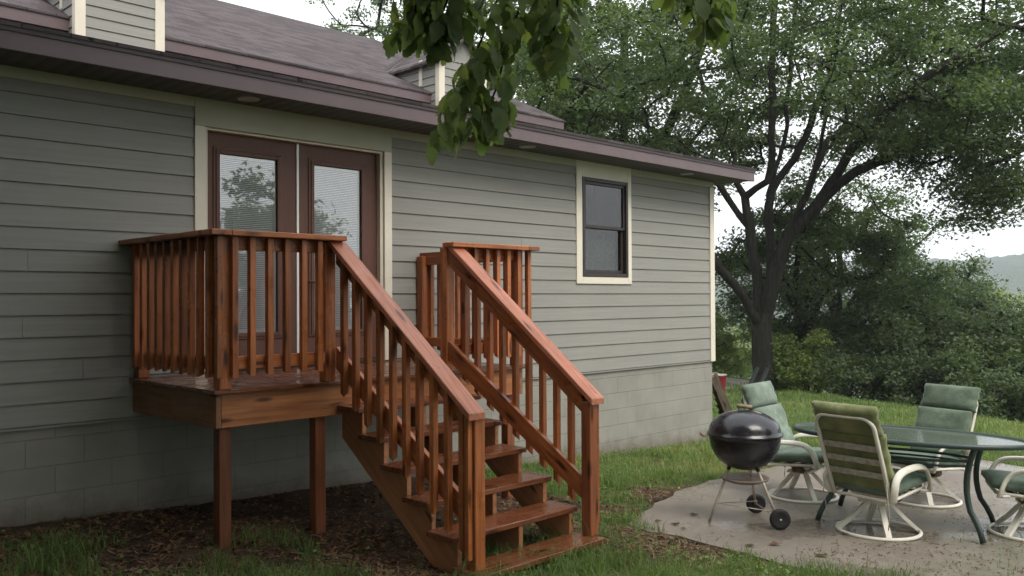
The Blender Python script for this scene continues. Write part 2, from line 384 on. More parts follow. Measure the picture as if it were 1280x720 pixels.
# ------------------------------------------------------------------ ground sheet
def build_ground():
    az = np.concatenate([np.linspace(R_(-25), R_(115), 420), np.linspace(R_(115), R_(335), 121)[1:-1]])
    rr = np.concatenate([[.3], np.geomspace(1.0, 30, 210), np.geomspace(30, 2300, 70)[1:]])
    A, Rr = np.meshgrid(az, rr); x = Rr * np.cos(A); y = Rr * np.sin(A); z = ground_z(x, y)
    nA, nR = len(az), len(rr)
    v = np.stack([x, y, z], -1).reshape(-1, 3)
    i, j = np.meshgrid(np.arange(nR - 1), np.arange(nA), indexing='ij'); j2 = (j + 1) % nA
    f = np.stack([i * nA + j, (i + 1) * nA + j, (i + 1) * nA + j2, i * nA + j2], -1).reshape(-1, 4)
    c = len(v); v = np.vstack([v, [[0, 0, float(ground_z(0, 0))]]])
    tri = np.array([[c, jj, (jj + 1) % nA, c] for jj in range(nA)])
    grassy = grass_mask(v[:, 0], v[:, 1])
    n = NT('soil_and_lawn'); co = n.coord()
    at = n.n('ShaderNodeAttribute', attribute_name='tone').outputs['Fac']
    f1 = n.noise(co, 9, 6, .7); f2 = n.noise(co, 42, 5, .7); f3 = n.noise(co, 1.3, 4)
    dirt = n.ramp(f2, [(.25, (.018, .011, .008)), (.5, (.05, .03, .019)), (.72, (.115, .072, .045))])
    dirt = n.mix(n.ramp(f3, [(.45, 0.0), (.7, .6)]), dirt, (.15, .095, .055))
    lawn = n.ramp(f1, [(.25, (.04, .06, .02)), (.5, (.07, .105, .034)), (.75, (.13, .14, .055))])
    n.set(color=n.mix(n.ramp(n.math('ADD', at, n.math('MULTIPLY', n.math('SUBTRACT', f1, .5), .5)), [(.35, 0.0), (.6, 1.0)]), dirt, lawn), rough=.9, spec=.2)
    n.bump(f2, .8, .04)
    o = npmesh('ground', v, f, n.m, tone=grassy, smooth=True)
    # centre fan
    bm = bmesh.new(); bm.from_mesh(o.data); bm.verts.ensure_lookup_table()
    for jj in range(nA): bm.faces.new((bm.verts[c], bm.verts[jj], bm.verts[(jj + 1) % nA]))
    bm.to_mesh(o.data); bm.free()
    tag(o, 'uneven yard of lawn and brown soil sloping down to the valley', kind='structure')

def grass_mask(x, y):
    """1 = lawn, 0 = bare soil"""
    n1 = fbm(x * 1.3, y * 1.3, 21); n2 = fbm(x * 3.1, y * 3.1, 22)
    # mulch under the deck and stairs and along the dim end of the wall
    d = np.minimum(np.maximum(np.maximum(1.2 - x, x - 5.75), np.maximum(5.15 - y, y - 7.2)),
                   np.maximum(np.maximum(3.0 - x, x - 4.35), np.maximum(4.25 - y, y - 5.6)))
    m = smooth01((d + (n1 - .5) * .9) / .5)
    # worn strip in front of the slab corner
    dp = poly_dist(x, y, PATIO); w = np.exp(-((dp - .16) / .3) ** 2) * smooth01((8.6 - x) / 1.5)
    m = m * (1 - .97 * w * np.clip((n2 - .3) * 4.0, 0, 1))
    w2 = np.exp(-(((x - 5.0) / .35) ** 2 + ((y - 3.9) / .6) ** 2)); m = m * (1 - .85 * w2 * np.clip((n1 - .3) * 3, 0, 1))
    w3 = np.exp(-(((x - 2.45) / .5) ** 2 + ((y - 5.3) / .5) ** 2)); m = m * (1 - .8 * w3 * np.clip((n2 - .35) * 4, 0, 1))
    m = m * (1 - .85 * np.clip((fbm(x * .8, y * .8, 23) - .56) * 7, 0, 1) * np.clip((n2 - .3) * 3.5, 0, 1))
    return np.clip(m, 0, 1)
build_ground()

def build_patio():
    n = NT('wet_concrete'); co = n.coord()
    f = n.noise(co, 1.6, 5, .6); g = n.noise(co, 26, 6, .7); w = n.noise(co, 1.05, 3, .5)
    col = n.ramp(f, [(.3, (.13, .104, .082)), (.5, (.188, .156, .124)), (.72, (.25, .212, .172))])
    col = n.mix(.35, col, n.ramp(g, [(.3, (.11, .1, .085)), (.7, (.32, .29, .25))]))
    # green-brown film and crumbs towards the trodden corner
    sx = n.n('ShaderNodeSeparateXYZ'); n.l(co, sx.inputs[0])
    mossy = n.math('ADD', n.math('MULTIPLY', n.math('SUBTRACT', 3.0, sx.outputs['Y']), .55), n.math('MULTIPLY', n.math('SUBTRACT', n.noise(co, 7, 6, .75), .5), 2.0))
    col = n.mix(n.ramp(mossy, [(.3, 0.0), (.8, .75)]), col, (.12, .125, .068))
    pud = n.ramp(w, [(.52, 0.0), (.6, 1.0)])
    col = n.mix(n.mix(.5, 0.0, pud), col, n.mix(.45, col, (.05, .045, .04)))
    n.set(color=col, rough=n.mix(pud, n.ramp(g, [(.3, .32), (.7, .55)]), .07), spec=.5)
    n.bump(g, .25, .006)
    b = MB()
    # subdivided outline so the worn edge wanders
    pts = []
    for k in range(len(PATIO)):
        (x0, y0), (x1, y1) = PATIO[k], PATIO[(k + 1) % len(PATIO)]
        L = math.hypot(x1 - x0, y1 - y0); m_ = max(2, int(L / .18))
        for i in range(m_):
            t = i / m_; x = x0 + (x1 - x0) * t; y = y0 + (y1 - y0) * t
            k_ = (float(fbm(np.array(x * 3.3), np.array(y * 3.3), 4)) - .5) * .26
            pts.append((x + k_ * (y1 - y0) / L, y - k_ * (x1 - x0) / L))
    k = len(pts)
    top = [(x, y, patio_z(x)) for x, y in pts]; bot = [(x, y, patio_z(x) - .1) for x, y in pts]
    b.add(top + bot, [tuple(range(k))[::-1]] + [(i, (i + 1) % k, k + (i + 1) % k, k + i) for i in range(k)])
    o = b.build('patio', n.m); 
    bm = bmesh.new(); bm.from_mesh(o.data); bmesh.ops.recalc_face_normals(bm, faces=bm.faces); bmesh.ops.triangulate(bm, faces=[f for f in bm.faces if len(f.verts) > 4]); bm.to_mesh(o.data); bm.free()
    tag(o, 'damp grey concrete slab under the garden furniture', kind='structure')
build_patio()

def build_driveway():
    c = np.array([(17.5, 16.0), (20.5, 15.2), (23.4, 14.9), (26.5, 15.6), (29, 17.2)]); wd = .75
    pts = np.vstack([c + [0, wd], (c - [0, wd])[::-1]])
    dens = []
    xs = np.linspace(17.5, 29, 40); yc = np.interp(xs, c[:, 0], c[:, 1])
    v = []; f = []
    for i, x in enumerate(xs):
        for o in np.linspace(-wd, wd, 5): v.append((x, yc[i] + o, float(ground_z(x, yc[i] + o)) + .02))
    for i in range(39):
        for j in range(4): f.append((i * 5 + j, (i + 1) * 5 + j, (i + 1) * 5 + j + 1, i * 5 + j + 1))
    n = NT('pale_gravel'); co = n.coord(); n.set(color=n.ramp(n.noise(co, 14, 5, .7), [(.3, (.26, .23, .19)), (.7, (.5, .46, .4))]), rough=.9)
    o = MB().add(v, f).build('driveway', n.m); tag(o, 'pale gravel drive passing the big tree', kind='structure')
build_driveway()

def build_hills():
    """wooded ridge across the valley"""
    az = np.linspace(R_(-20), R_(85), 620); rr = np.linspace(560, 1500, 130)
    A, Rr = np.meshgrid(az, rr); x = Rr * np.cos(A); y = Rr * np.sin(A)
    crest = 72 + (fbm(A * 9, A * 0 + 1, 31) - .5) * 30 - 16 * smooth01((R_(10) - A) / .25) * 0
    h = crest * smooth01((Rr - 600) / 560) - 30
    h = h + (fbm(x / 14, y / 14, 41, 3) - .5) * 15 + (fbm(x / 60, y / 60, 45, 2) - .5) * 16
    v = np.stack([x, y, h], -1).reshape(-1, 3); nR, nA = h.shape
    i, j = np.meshgrid(np.arange(nR - 1), np.arange(nA - 1), indexing='ij')
    f = np.stack([i * nA + j, (i + 1) * nA + j, (i + 1) * nA + j + 1, i * nA + j + 1], -1).reshape(-1, 4)
    n = NT('far_forest'); co = n.coord()
    q = n.noise(co, .06, 6, .75)
    n.set(color=n.ramp(q, [(.3, (.02, .034, .018)), (.5, (.04, .062, .03)), (.7, (.075, .095, .042))]), rough=1, spec=.1)
    n.bump(n.noise(co, .25, 6, .8), 1.0, 3.0)
    tag(npmesh('hills', v, f, n.m, smooth=True), 'wooded ridge fading blue across the valley', kind='structure')
build_hills()

# ------------------------------------------------------------------ house
YW = 7.0; XL, XR = -4.5, 11.18; ZS0, EXP = -.915, .161
Z_FR, Z_SO = 1.60, 1.683
DOOR = (3.39, 5.24, -.60, 1.45); WIN = (8.235, 9.145, .262, 1.49)
house = thing('house', 'grey green house with lap siding, brown double door and mauve eaves', 'house', (3.0, 7.0, -1.7))
def courses(b, x0, x1, zlo, zhi, y=YW, exp=EXP, z0=ZS0, axis='x', sgn=-1, seams=True):
    """lap boards on a plane; boards facing sgn along the other axis"""
    k = int(math.floor((zlo - z0) / exp + 1e-4)); z = z0 + k * exp
    while z < zhi - .004:
        za, zb = max(z, zlo) + .006, min(z + exp, zhi)
        cuts = [x0]
        if seams and x1 - x0 > 2.5 and rng.uniform() < .4:
            c = x0 + rng.uniform(.8, 3.4)
            while c < x1 - .4: cuts.append(c); c += 3.66
        cuts.append(x1)
        for a, c in zip(cuts[:-1], cuts[1:]):
            a2 = a + (.0012 if a != x0 else 0); c2 = c - (.0012 if c != x1 else 0)
            t0 = .017 + rng.uniform(-.0008, .0008); t1 = .0035
            fa = t0 + (t1 - t0) * (za - z) / exp; fb = t0 + (t1 - t0) * (zb - z) / exp
            P = (lambda u, d, w: (u, y + sgn * d, w)) if axis == 'x' else (lambda u, d, w: (y + sgn * d, u, w))
            vs = [P(a2, fa, za), P(c2, fa, za), P(c2, fb, zb), P(a2, fb, zb), P(a2, 0, za), P(c2, 0, za), P(c2, 0, zb), P(a2, 0, zb)]
            b.add(vs, [(0, 1, 2, 3), (5, 4, 7, 6), (4, 5, 1, 0), (1, 5, 6, 2), (4, 0, 3, 7)])
        z += exp
b = MB()
TR_L, TR_R = 3.30, 5.33; WT_L, WT_R, WT_B = 8.127, 9.221, .175
courses(b, XL, TR_L, ZS0, Z_FR); courses(b, TR_L, TR_R, ZS0, -.62)
courses(b, TR_R, WT_L, ZS0, Z_FR); courses(b, WT_L, WT_R, ZS0, WT_B, seams=False); courses(b, WT_R, XR - .085, ZS0, Z_FR)
b.build('siding', M['siding'], house)
b = MB(); courses(b, YW + .0, 11.0, ZS0, 1.75, y=XR, axis='y', sgn=1)
b.add([(XR, 7.0, 1.75), (XR, 11, 1.75), (XR, 11, 2.4), (XR, 7, 1.8)], [(0, 1, 2, 3)])
b.build('siding', M['siding'], house)
# wall body behind the boards, with the two openings
b = MB()
def wallbox(x0, x1, z0, z1): b.box(x0, x1, YW + .001, YW + .16, z0, z1)
wallbox(XL, DOOR[0], -.9, 1.9); wallbox(DOOR[0], DOOR[1], -.9, DOOR[2]); wallbox(DOOR[0], DOOR[1], DOOR[3], 1.9)
wallbox(DOOR[1], WIN[0], -.9, 1.9); wallbox(WIN[0], WIN[1], -.9, WIN[2]); wallbox(WIN[0], WIN[1], WIN[3], 1.9); wallbox(WIN[1], XR - .001, -.9, 1.9)
b.box(XR - .16, XR - .001, YW + .161, 11, -.9, 1.75); b.box(XL, XL + .16, YW + .161, 11, -.9, 1.75)
b.build('wall', M['siding'], house)
b = MB(); b.box(DOOR[0] - .3, WIN[1] + .4, YW + .9, YW + .95, -.7, 1.7); b.build('dark_back_panel', M['room'], house)  # dark-coloured sheet stands in for the shade of the room
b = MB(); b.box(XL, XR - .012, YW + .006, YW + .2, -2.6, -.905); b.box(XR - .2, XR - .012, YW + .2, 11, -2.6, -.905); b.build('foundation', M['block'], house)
b = MB(); b.box(XL, XR + .012, YW - .019, YW + .003, -.932, -.918); b.build('drip_ledge', M['siding'], house)
# trim
b = MB()
b.box(XL, TR_L, YW - .024, YW, Z_FR, Z_SO + .004); b.box(TR_R, WT_L, YW - .024, YW, Z_FR, Z_SO + .004); b.box(WT_R, XR + .02, YW - .024, YW, Z_FR, Z_SO + .004)
b.build('frieze_board', M['taupe'], house, bevel=.003)
b = MB()
b.box(XR - .085, XR + .028, YW - .03, YW + .0, -.93, Z_FR - .002); b.box(XR + .002, XR + .028, YW + .0, YW + .085, -.93, Z_FR - .002)
b.build('corner_board', M['cream'], house, bevel=.003)
b = MB()
b.box(TR_L, DOOR[0], YW - .026, YW + .0, -.6, DOOR[3]); b.build('door_casing', M['cream'], house, bevel=.003)
b = MB(); b.box(DOOR[1], TR_R, YW - .026, YW + .0, -.6, DOOR[3]); b.build('door_casing', M['cream'], house, bevel=.003)
b = MB(); b.box(TR_L, TR_R, YW - .0265, YW + .0, DOOR[3], Z_SO + .004); b.build('door_head_board', M['taupe'], house, bevel=.003)
b = MB()      # jambs and brick-mould step
for x0, x1 in ((DOOR[0], DOOR[0] + .022), (DOOR[1] - .022, DOOR[1])): b.box(x0, x1, YW + .002, YW + .15, -.6, DOOR[3])
b.box(DOOR[0] + .022, DOOR[1] - .022, YW + .002, YW + .15, DOOR[3] - .02, DOOR[3])
for x0, x1 in ((DOOR[0] + .0225, DOOR[0] + .034), (DOOR[1] - .034, DOOR[1] - .0225)): b.box(x0, x1, YW + .002, YW + .06, -.6, DOOR[3] - .021)
b.build('door_jamb', M['cream'], house, bevel=.002)
b = MB(); b.box(DOOR[0] + .03, DOOR[1] - .03, YW - .03, YW + .15, -.605, -.575); b.build('door_sill', M['bronze'], house, bevel=.003)
YD = YW + .062
def door(x0, x1, gx0, gx1, label):
    gz0, gz1 = -.30, 1.262
    b = MB()
    z0, z1 = -.57, DOOR[3] - .024
    b.box(x0, gx0, YD, YD + .045, z0, z1); b.box(gx1, x1, YD, YD + .045, z0, z1); b.box(gx0, gx1, YD, YD + .045, z0, gz0); b.box(gx0, gx1, YD, YD + .045, gz1, z1)
    d = b.build('door', M['door'], house)
    d['label'] = label
    b = MB()      # raised glazing frame, mitred look by stepped strips
    for (e0, e1, yy) in ((-.045, -.022, .010), (-.022, .012, .018)):
        b.box(gx0 + e0, gx0 + e1, YD - yy, YD + .004, gz0 + e0, gz1 - e0); b.box(gx1 - e1, gx1 - e0, YD - yy, YD + .004, gz0 + e0, gz1 - e0)
        b.box(gx0 + e1, gx1 - e1, YD - yy, YD + .004, gz0 + e0, gz0 + e1); b.box(gx0 + e1, gx1 - e1, YD - yy, YD + .004, gz1 - e1, gz1 - e0)
    b.build('glazing_frame', M['door'], d, bevel=.003)
    b = MB(); b.add([(gx0, YD + .010, gz0), (gx1, YD + .010, gz0), (gx1, YD + .010, gz1), (gx0, YD + .010, gz1)], [(0, 1, 2, 3)]); b.build('glass', M['glass'], d)
    b = MB(); b.box(gx0 + .012, gx0 + .035, YD + .014, YD + .03, gz0 + .012, gz1 - .012); b.box(gx1 - .035, gx1 - .012, YD + .014, YD + .03, gz0 + .012, gz1 - .012); b.box(gx0 + .035, gx1 - .035, YD + .014, YD + .03, gz1 - .04, gz1 - .012); b.box(gx0 + .035, gx1 - .035, YD + .014, YD + .03, gz0 + .012, gz0 + .035)
    b.build('blind_rail', M['white'], d)
    b = MB()
    z = gz0 + .036
    while z < gz1 - .05:
        b.add([(gx0 + .035, YD + .022, z), (gx1 - .035, YD + .022, z), (gx1 - .035, YD + .030, z + .0135), (gx0 + .035, YD + .030, z + .0135)], [(0, 1, 2, 3)]); z += .0165
    b.build('mini_blind', M['white'], d)
    return d
XM = 4.315
d1 = door(DOOR[0] + .036, XM - .012, 3.545, 4.118, 'left brown door leaf with tree reflected over its blind')
d2 = door(XM + .012, DOOR[1] - .036, 4.476, 5.03, 'right brown door leaf with a paler glass')
b = MB(); b.box(XM - .0118, XM + .0118, YD - .012, YD + .05, -.57, DOOR[3] - .024); b.build('weatherstrip', M['white'], house, bevel=.002)
b = MB(); b.lathe([(.0, .0), (.027, .0), (.027, .012), (.012, .02), (.012, .05), (.0, .055)], (4.39, YD - .001, .16), 16, Matrix.Rotation(R_(90), 3, 'X')); b.tube([(4.39, YD - .05, .16), (4.44, YD - .056, .163), (4.5, YD - .05, .16)], .009, 8); b.build('door_handle', M['bronze'], d2)
# window
b = MB(); b.box(WT_L, WIN[0], YW - .026, YW, WT_B, Z_FR + .09); b.box(WIN[1], WT_R, YW - .026, YW, WT_B, Z_FR + .09); b.box(WIN[0], WIN[1], YW - .026, YW, WT_B, WIN[2]); b.box(WIN[0], WIN[1], YW - .026, YW, WIN[3], Z_FR + .09)
b.build('window_casing', M['cream'], house, bevel=.003)
b = MB(); x0, x1, z0, z1 = WIN
def ring(b, x0, x1, z0, z1, t, ya, yb): b.box(x0, x0 + t, ya, yb, z0, z1); b.box(x1 - t, x1, ya, yb, z0, z1); b.box(x0 + t, x1 - t, ya, yb, z0, z0 + t); b.box(x0 + t, x1 - t, ya, yb, z1 - t, z1)
ring(b, x0 + .001, x1 - .001, z0 + .001, z1 - .001, .045, YW - .034, YW + .08)
win = b.build('window', M['bronze'], house, bevel=.004)
b = MB(); zm = .885; ring(b, x0 + .047, x1 - .047, zm - .018, z1 - .047, .036, YW - .012, YW + .02); b.build('sash', M['bronze'], win, bevel=.003)
b = MB(); ring(b, x0 + .047, x1 - .047, z0 + .047, zm + .02, .042, YW + .022, YW + .055); b.build('sash', M['bronze'], win, bevel=.003)
b = MB(); b.add([(x0 + .08, YW + .006, zm), (x1 - .08, YW + .006, zm), (x1 - .08, YW + .006, z1 - .08), (x0 + .08, YW + .006, z1 - .08)], [(0, 1, 2, 3)]); b.build('pane', M['screen'], win)
b = MB(); b.add([(x0 + .085, YW + .038, z0 + .085), (x1 - .085, YW + .038, z0 + .085), (x1 - .085, YW + .038, zm), (x0 + .085, YW + .038, zm)], [(0, 1, 2, 3)]); b.build('pane', M['screen'], win)
b = MB(); z = z0 + .09
while z < zm - .03:
    b.add([(x0 + .08, YW + .12, z), (x1 - .08, YW + .12, z), (x1 - .08, YW + .127, z + .0235), (x0 + .08, YW + .127, z + .0235)], [(0, 1, 2, 3)]); z += .023
b.build('blind', M['strap'], win)
# eave: soffit, fascia, roof of the rear wing
YE, XE = 6.487, 11.512; XLR = -5.0
b = MB(); b.box(XLR, XE - .02, YE + .022, YW + .02, Z_SO, Z_SO + .02); b.box(XR - .1, XE - .02, YW + .02, 11.0, Z_SO, Z_SO + .02); b.build('soffit', M['soffit'], house)
b = MB(); b.box(XLR, XE, YE, YE + .022, Z_SO - .008, 1.822); b.build('fascia', M['fascia'], house, bevel=.003)
b = MB(); sl = .135
def rz(y): return 1.862 + sl * (y - YE)
b.hexa([(XE - .02, YE + .023, Z_SO - .008), (XE, YE + .023, Z_SO - .008), (XE, 11, Z_SO + sl * 4.5 - .008), (XE - .02, 11, Z_SO + sl * 4.5 - .008), (XE - .02, YE + .023, rz(YE) - .036), (XE, YE + .023, rz(YE) - .036), (XE, 11, rz(11) - .036), (XE - .02, 11, rz(11) - .036)])
b.build('rake_board', M['fascia'], house, bevel=.003)
b = MB(); b.hexa([(XLR, YE - .02, rz(YE - .02) - .028), (XE + .025, YE - .02, rz(YE - .02) - .028), (XE + .025, 11.3, rz(11.3) - .028), (XLR, 11.3, rz(11.3) - .028), (XLR, YE - .02, rz(YE - .02)), (XE + .025, YE - .02, rz(YE - .02)), (XE + .025, 11.3, rz(11.3)), (XLR, 11.3, rz(11.3))])
b.build('roof', M['shingle'], house)
b = MB(); b.box(XLR, XE + .008, YE - .012, YE - .001, 1.8, rz(YE - .02) - .026); b.build('drip_edge', M['fasciadark'], house)
for x, y in ((3.653, 6.74), (7.024, 6.74), (10.153, 6.74)):
    b = MB(); b.lathe([(.0, -.004), (.062, -.004), (.07, -.010), (.088, -.008), (.095, .001), (.0, .001)], (x, y, Z_SO - .0015), 24); b.build('soffit_light', M['lamp'], house)
# main house behind: wall, eave, roof, two dormers
YM, YF2 = 11.7, 11.2; PT = .47; ZE = 3.425; XRR = 12.69
def mz(y): return ZE + PT * (y - YF2)
YRG = 17.2
b = MB(); courses(b, -5, 12.2, 1.9, 3.28, y=YM, exp=.15); b.box(-5, 12.2, YM + .001, YM + .2, 1.0, 3.28)
b.add([(12.2, YM + .2, 1), (12.2, 2 * YRG - YM, 1), (12.2, 2 * YRG - YM, 3.28), (12.2, YRG, mz(YRG) - .1), (12.2, YM + .2, 3.28)], [(0, 1, 2, 3, 4)]); b.build('main_wall', M['siding'], house)
def eave(x0, x1):
    b = MB(); b.box(x0, x1, YF2, YF2 + .022, ZE - .185, ZE - .03); b.build('main_fascia', M['fascia'], house, bevel=.003)
    b = MB(); b.box(x0, x1, YF2 + .022, YM + .01, ZE - .18, ZE - .16); b.build('main_soffit', M['soffit'], house)
    b = MB(); b.hexa([(x0, YF2 - .02, mz(YF2 - .02) - .03), (x1, YF2 - .02, mz(YF2 - .02) - .03), (x1, YM + .4, mz(YM + .4) - .03), (x0, YM + .4, mz(YM + .4) - .03), (x0, YF2 - .02, mz(YF2 - .02)), (x1, YF2 - .02, mz(YF2 - .02)), (x1, YM + .4, mz(YM + .4)), (x0, YM + .4, mz(YM + .4))]); b.build('main_roof', M['shingle'], house)
DX = [(3.737, 4.776), (9.38, 10.419)]
eave(-5, DX[0][0] - .001); eave(DX[0][1] + .001, DX[1][0] - .001); eave(DX[1][1] + .001, XRR)
b = MB()
ya = YM + .4
b.hexa([(-5, ya, mz(ya) - .03), (XRR, ya, mz(ya) - .03), (XRR, YRG, mz(YRG) - .03), (-5, YRG, mz(YRG) - .03), (-5, ya, mz(ya)), (XRR, ya, mz(ya)), (XRR, YRG, mz(YRG)), (-5, YRG, mz(YRG))])
b.hexa([(-5, YRG, mz(YRG) - .03), (XRR, YRG, mz(YRG) - .03), (XRR, 2 * YRG - YF2, ZE - .03), (-5, 2 * YRG - YF2, ZE - .03), (-5, YRG, mz(YRG)), (XRR, YRG, mz(YRG)), (XRR, 2 * YRG - YF2, ZE), (-5, 2 * YRG - YF2, ZE)])
b.build('main_roof', M['shingle'], house)
b = MB(); b.hexa([(XRR - .022, YF2 + .023, ZE - .185), (XRR, YF2 + .023, ZE - .185), (XRR, YRG, mz(YRG) - .185), (XRR - .022, YRG, mz(YRG) - .185), (XRR - .022, YF2 + .023, mz(YF2) - .035), (XRR, YF2 + .023, mz(YF2) - .035), (XRR, YRG, mz(YRG) - .035), (XRR - .022, YRG, mz(YRG) - .035)]); b.build('main_fascia', M['fascia'], house)
b = MB(); b.tube([(6.2, 15.1, mz(15.1) - .1), (6.2, 15.1, mz(15.1) + .16)], .05, 12); b.lathe([(.16, 0), (.1, .03), (.055, .06)], (6.2, 15.1, mz(15.1) - .02), 14); b.build('roof_vent', M['drip'], house)
for (x0, x1) in DX:
    zt = 4.0
    b = MB(); courses(b, x0 + .0, x1 - .0, 2.3, zt, y=11.0, exp=.135, seams=False)
    b.box(x0 + .001, x1 - .001, 11.001, 11.12, 2.2, zt)
    courses(b, 11.0, 12.5, 2.3, zt, y=x0, axis='y', sgn=-1, exp=.135, seams=False); courses(b, 11.0, 12.5, 2.3, zt, y=x1, axis='y', sgn=1, exp=.135, seams=False)
    b.add([(x0, 11.0, zt), (x1, 11.0, zt), ((x0 + x1) / 2, 11.0, zt + .34)], [(0, 1, 2)])
    dm = b.build('dormer', M['siding'], house)
    b = MB(); t = .1
    b.box(x0 - .02, x0 + t, 10.975, 10.998, 2.3, zt); b.box(x1 - t, x1 + .02, 10.975, 10.998, 2.3, zt)
    b.box(x0 - .022, x0 - .004, 10.998, 11.07, 2.3, zt); b.box(x1 + .004, x1 + .022, 10.998, 11.07, 2.3, zt)
    b.box(x0 - .022, x0 - .004, 11.42, 11.5, mz(11.5), zt)
    b.build('corner_board', M['cream'], dm)
    b = MB(); xm = (x0 + x1) / 2
    for s in (-1, 1):
        xe = xm + s * ((x1 - x0) / 2 + .1)
        q = [(xe, zt - .13), (xm, zt + .36), (xm, zt + .40), (xe, zt - .09)]
        b.prism(q if s < 0 else q[::-1], 'y', 10.86, 12.75)
    b.build('dormer_roof', M['shingle'], dm)

# ------------------------------------------------------------------ deck with stairs
deck = thing('deck', 'red brown stained wooden deck with railings and stairs below the double door', 'deck', (4.2, 6.2, -1.72))
ZD = -.608; ZC = .468
def sloped(b, p0, p1, dx0, dx1, h):
    """board from p0 to p1 (top edge), spanning x+dx0..x+dx1, vertical depth h"""
    (x0, y0, z0), (x1, y1, z1) = p0, p1
    return b.hexa([(x1 + dx0, y1, z1 - h), (x1 + dx1, y1, z1 - h), (x0 + dx1, y0, z0 - h), (x0 + dx0, y0, z0 - h), (x1 + dx0, y1, z1), (x1 + dx1, y1, z1), (x0 + dx1, y0, z0), (x0 + dx0, y0, z0)])
b = MB(); y = 5.553
while y < 6.95:
    y2 = min(y + .139, 6.985); b.box(2.765 + rng.uniform(-.004, .004), 5.755 + rng.uniform(-.004, .004), y, y2, ZD - .027, ZD + rng.uniform(-.0015, .0015)); y += .1435
b.build('decking', M['wood_tread'], deck, bevel=.003)
for args, m in (((2.834, 5.72, 5.600, 5.638, -.869, -.6365), 'wood_rim'), ((2.795, 2.833, 5.600, 6.982, -.869, -.6365), 'wood_rim_y'), ((5.721, 5.759, 5.600, 6.982, -.869, -.6365), 'wood_rim_y'), ((2.834, 5.72, 6.945, 6.982, -.869, -.6365), 'wood_rim'), ((2.834, 5.72, 6.25, 6.288, -.869, -.6365), 'wood_rim')):
    b = MB(); b.box(*args); b.build('rim_joist', M[m], deck, bevel=.003)
b = MB(); b.box(2.796, 2.834, 5.5985, 5.5995, -.868, -.64); 
def post(x, y, z0, z1, m='wood_z', name='post', w=.089):
    b = MB(); b.box(x, x + w, y, y + w, z0, z1); return b.build(name, M[m], deck, bevel=.005)
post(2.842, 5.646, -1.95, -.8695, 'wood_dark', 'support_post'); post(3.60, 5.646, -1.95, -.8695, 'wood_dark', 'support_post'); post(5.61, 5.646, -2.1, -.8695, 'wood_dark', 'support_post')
ZT = .4295
post(2.80, 5.558, -.6065, ZT); post(3.632, 5.558, -.6065, ZT); post(4.812, 5.558, -.6065, ZT); post(5.635, 5.558, -.6065, ZT)
post(2.80, 6.885, -.6065, ZT); post(5.635, 6.885, -.6065, ZT)
for z0, z1 in ((.3405, .4295), (-.475, -.386)):
    for args, m in (((2.8895, 3.6315, 5.563, 5.601, z0, z1), 'wood_x'), ((4.9015, 5.6345, 5.563, 5.601, z0, z1), 'wood_x'), ((2.802, 2.84, 5.6475, 6.8845, z0, z1), 'wood_y'), ((5.684, 5.722, 5.6475, 6.8845, z0, z1), 'wood_y')):
        b = MB(); b.box(*args); b.build('rail', M[m], deck, bevel=.003)
def baluster(x0, x1, y0, y1, z0, z1, cut=.0, side='y'):
    b = MB(); b.box(x0, x1, y0, y1, z0, z1)
    if cut:
        vs = [list(v) for v in b.v]
        for i in ((2, 3) if side == 'y' else ((1, 2) if side == 'x' else (0, 3))): vs[i][2] += cut
        b.v = [tuple(v) for v in vs]
    return b.build('baluster', M['wood_z'], deck, bevel=.003)
ZB = -.525
for x in (2.872, 3.001, 3.137, 3.272, 3.407, 3.54): baluster(x, x + .044, 5.513, 5.557, ZB + rng.uniform(-.006, .006), ZT, .02)
for x in (2.762,): baluster(x, x + .044, 5.513, 5.557, ZB, ZT, .0)
for x in (4.96, 5.09, 5.225, 5.355, 5.485, 5.615, 5.745): baluster(x, x + .044, 5.513, 5.557, ZB + rng.uniform(-.006, .006), ZT, .02)
for y in (6.876, 6.742, 6.608, 6.474, 6.336, 6.2, 6.064, 5.93, 5.796, 5.66):
    baluster(2.7565, 2.8005, y - .024, y + .021, ZB + rng.uniform(-.006, .006), ZT, .02, 'x'); baluster(5.7235, 5.7675, y - .024, y + .021, ZB + rng.uniform(-.006, .006), ZT, .02, 'x2')
for args, m in (((2.835, 3.748, 5.445, 5.585, ZT + .0005, ZC), 'wood_x'), ((2.69, 2.8345, 5.445, 6.995, ZT + .0005, ZC), 'wood_y'), ((4.788, 5.6895, 5.445, 5.585, ZT + .0005, ZC), 'wood_x'), ((5.69, 5.832, 5.445, 6.995, ZT + .0005, ZC), 'wood_y')):
    b = MB(); b.box(*args); b.build('cap_rail', M[m], deck, bevel=.004)
# stairs
RISE, RUN = .187, .261
for k in range(1, 7):
    yr = min(5.60 - RUN * (k - 1) + .002, 5.597); z = ZD - RISE * k; yf = 5.325 - RUN * (k - 1)
    b = MB(); b.box(3.755 + rng.uniform(-.006, .006), 4.985 + rng.uniform(-.006, .006), yf, yr, z - .038, z)
    b.build('tread', M['wood_tread'], deck, bevel=.006, seg=2)
for xs in (3.80, 4.37, 4.90):
    pl = [(5.598, ZD - .24)]
    for k in range(1, 7):
        yr = 5.598 - RUN * (k - 1); z = ZD - RISE * k - .0385; pl += [(yr, z), (5.36 - RUN * (k - 1) - .0, z)]
        if k < 6: pl[-1] = (5.598 - RUN * k, z)
    pl[-1] = (4.07, ZD - RISE * 6 - .0385)
    pl += [(4.07, -1.95), (4.32, -1.95), (5.40, -1.18), (5.598, -1.04)]
    pl = pl[1:]
    b = MB(); b.prism(pl, 'x', xs, xs + .038); b.build('stringer', M['wood_new'], deck, bevel=.002)
CL0, CL1 = (3.63, 5.545, .462), (3.717, 4.085, -.722)
CR0, CR1 = (4.796, 5.545, .478), (4.915, 4.085, -.730)
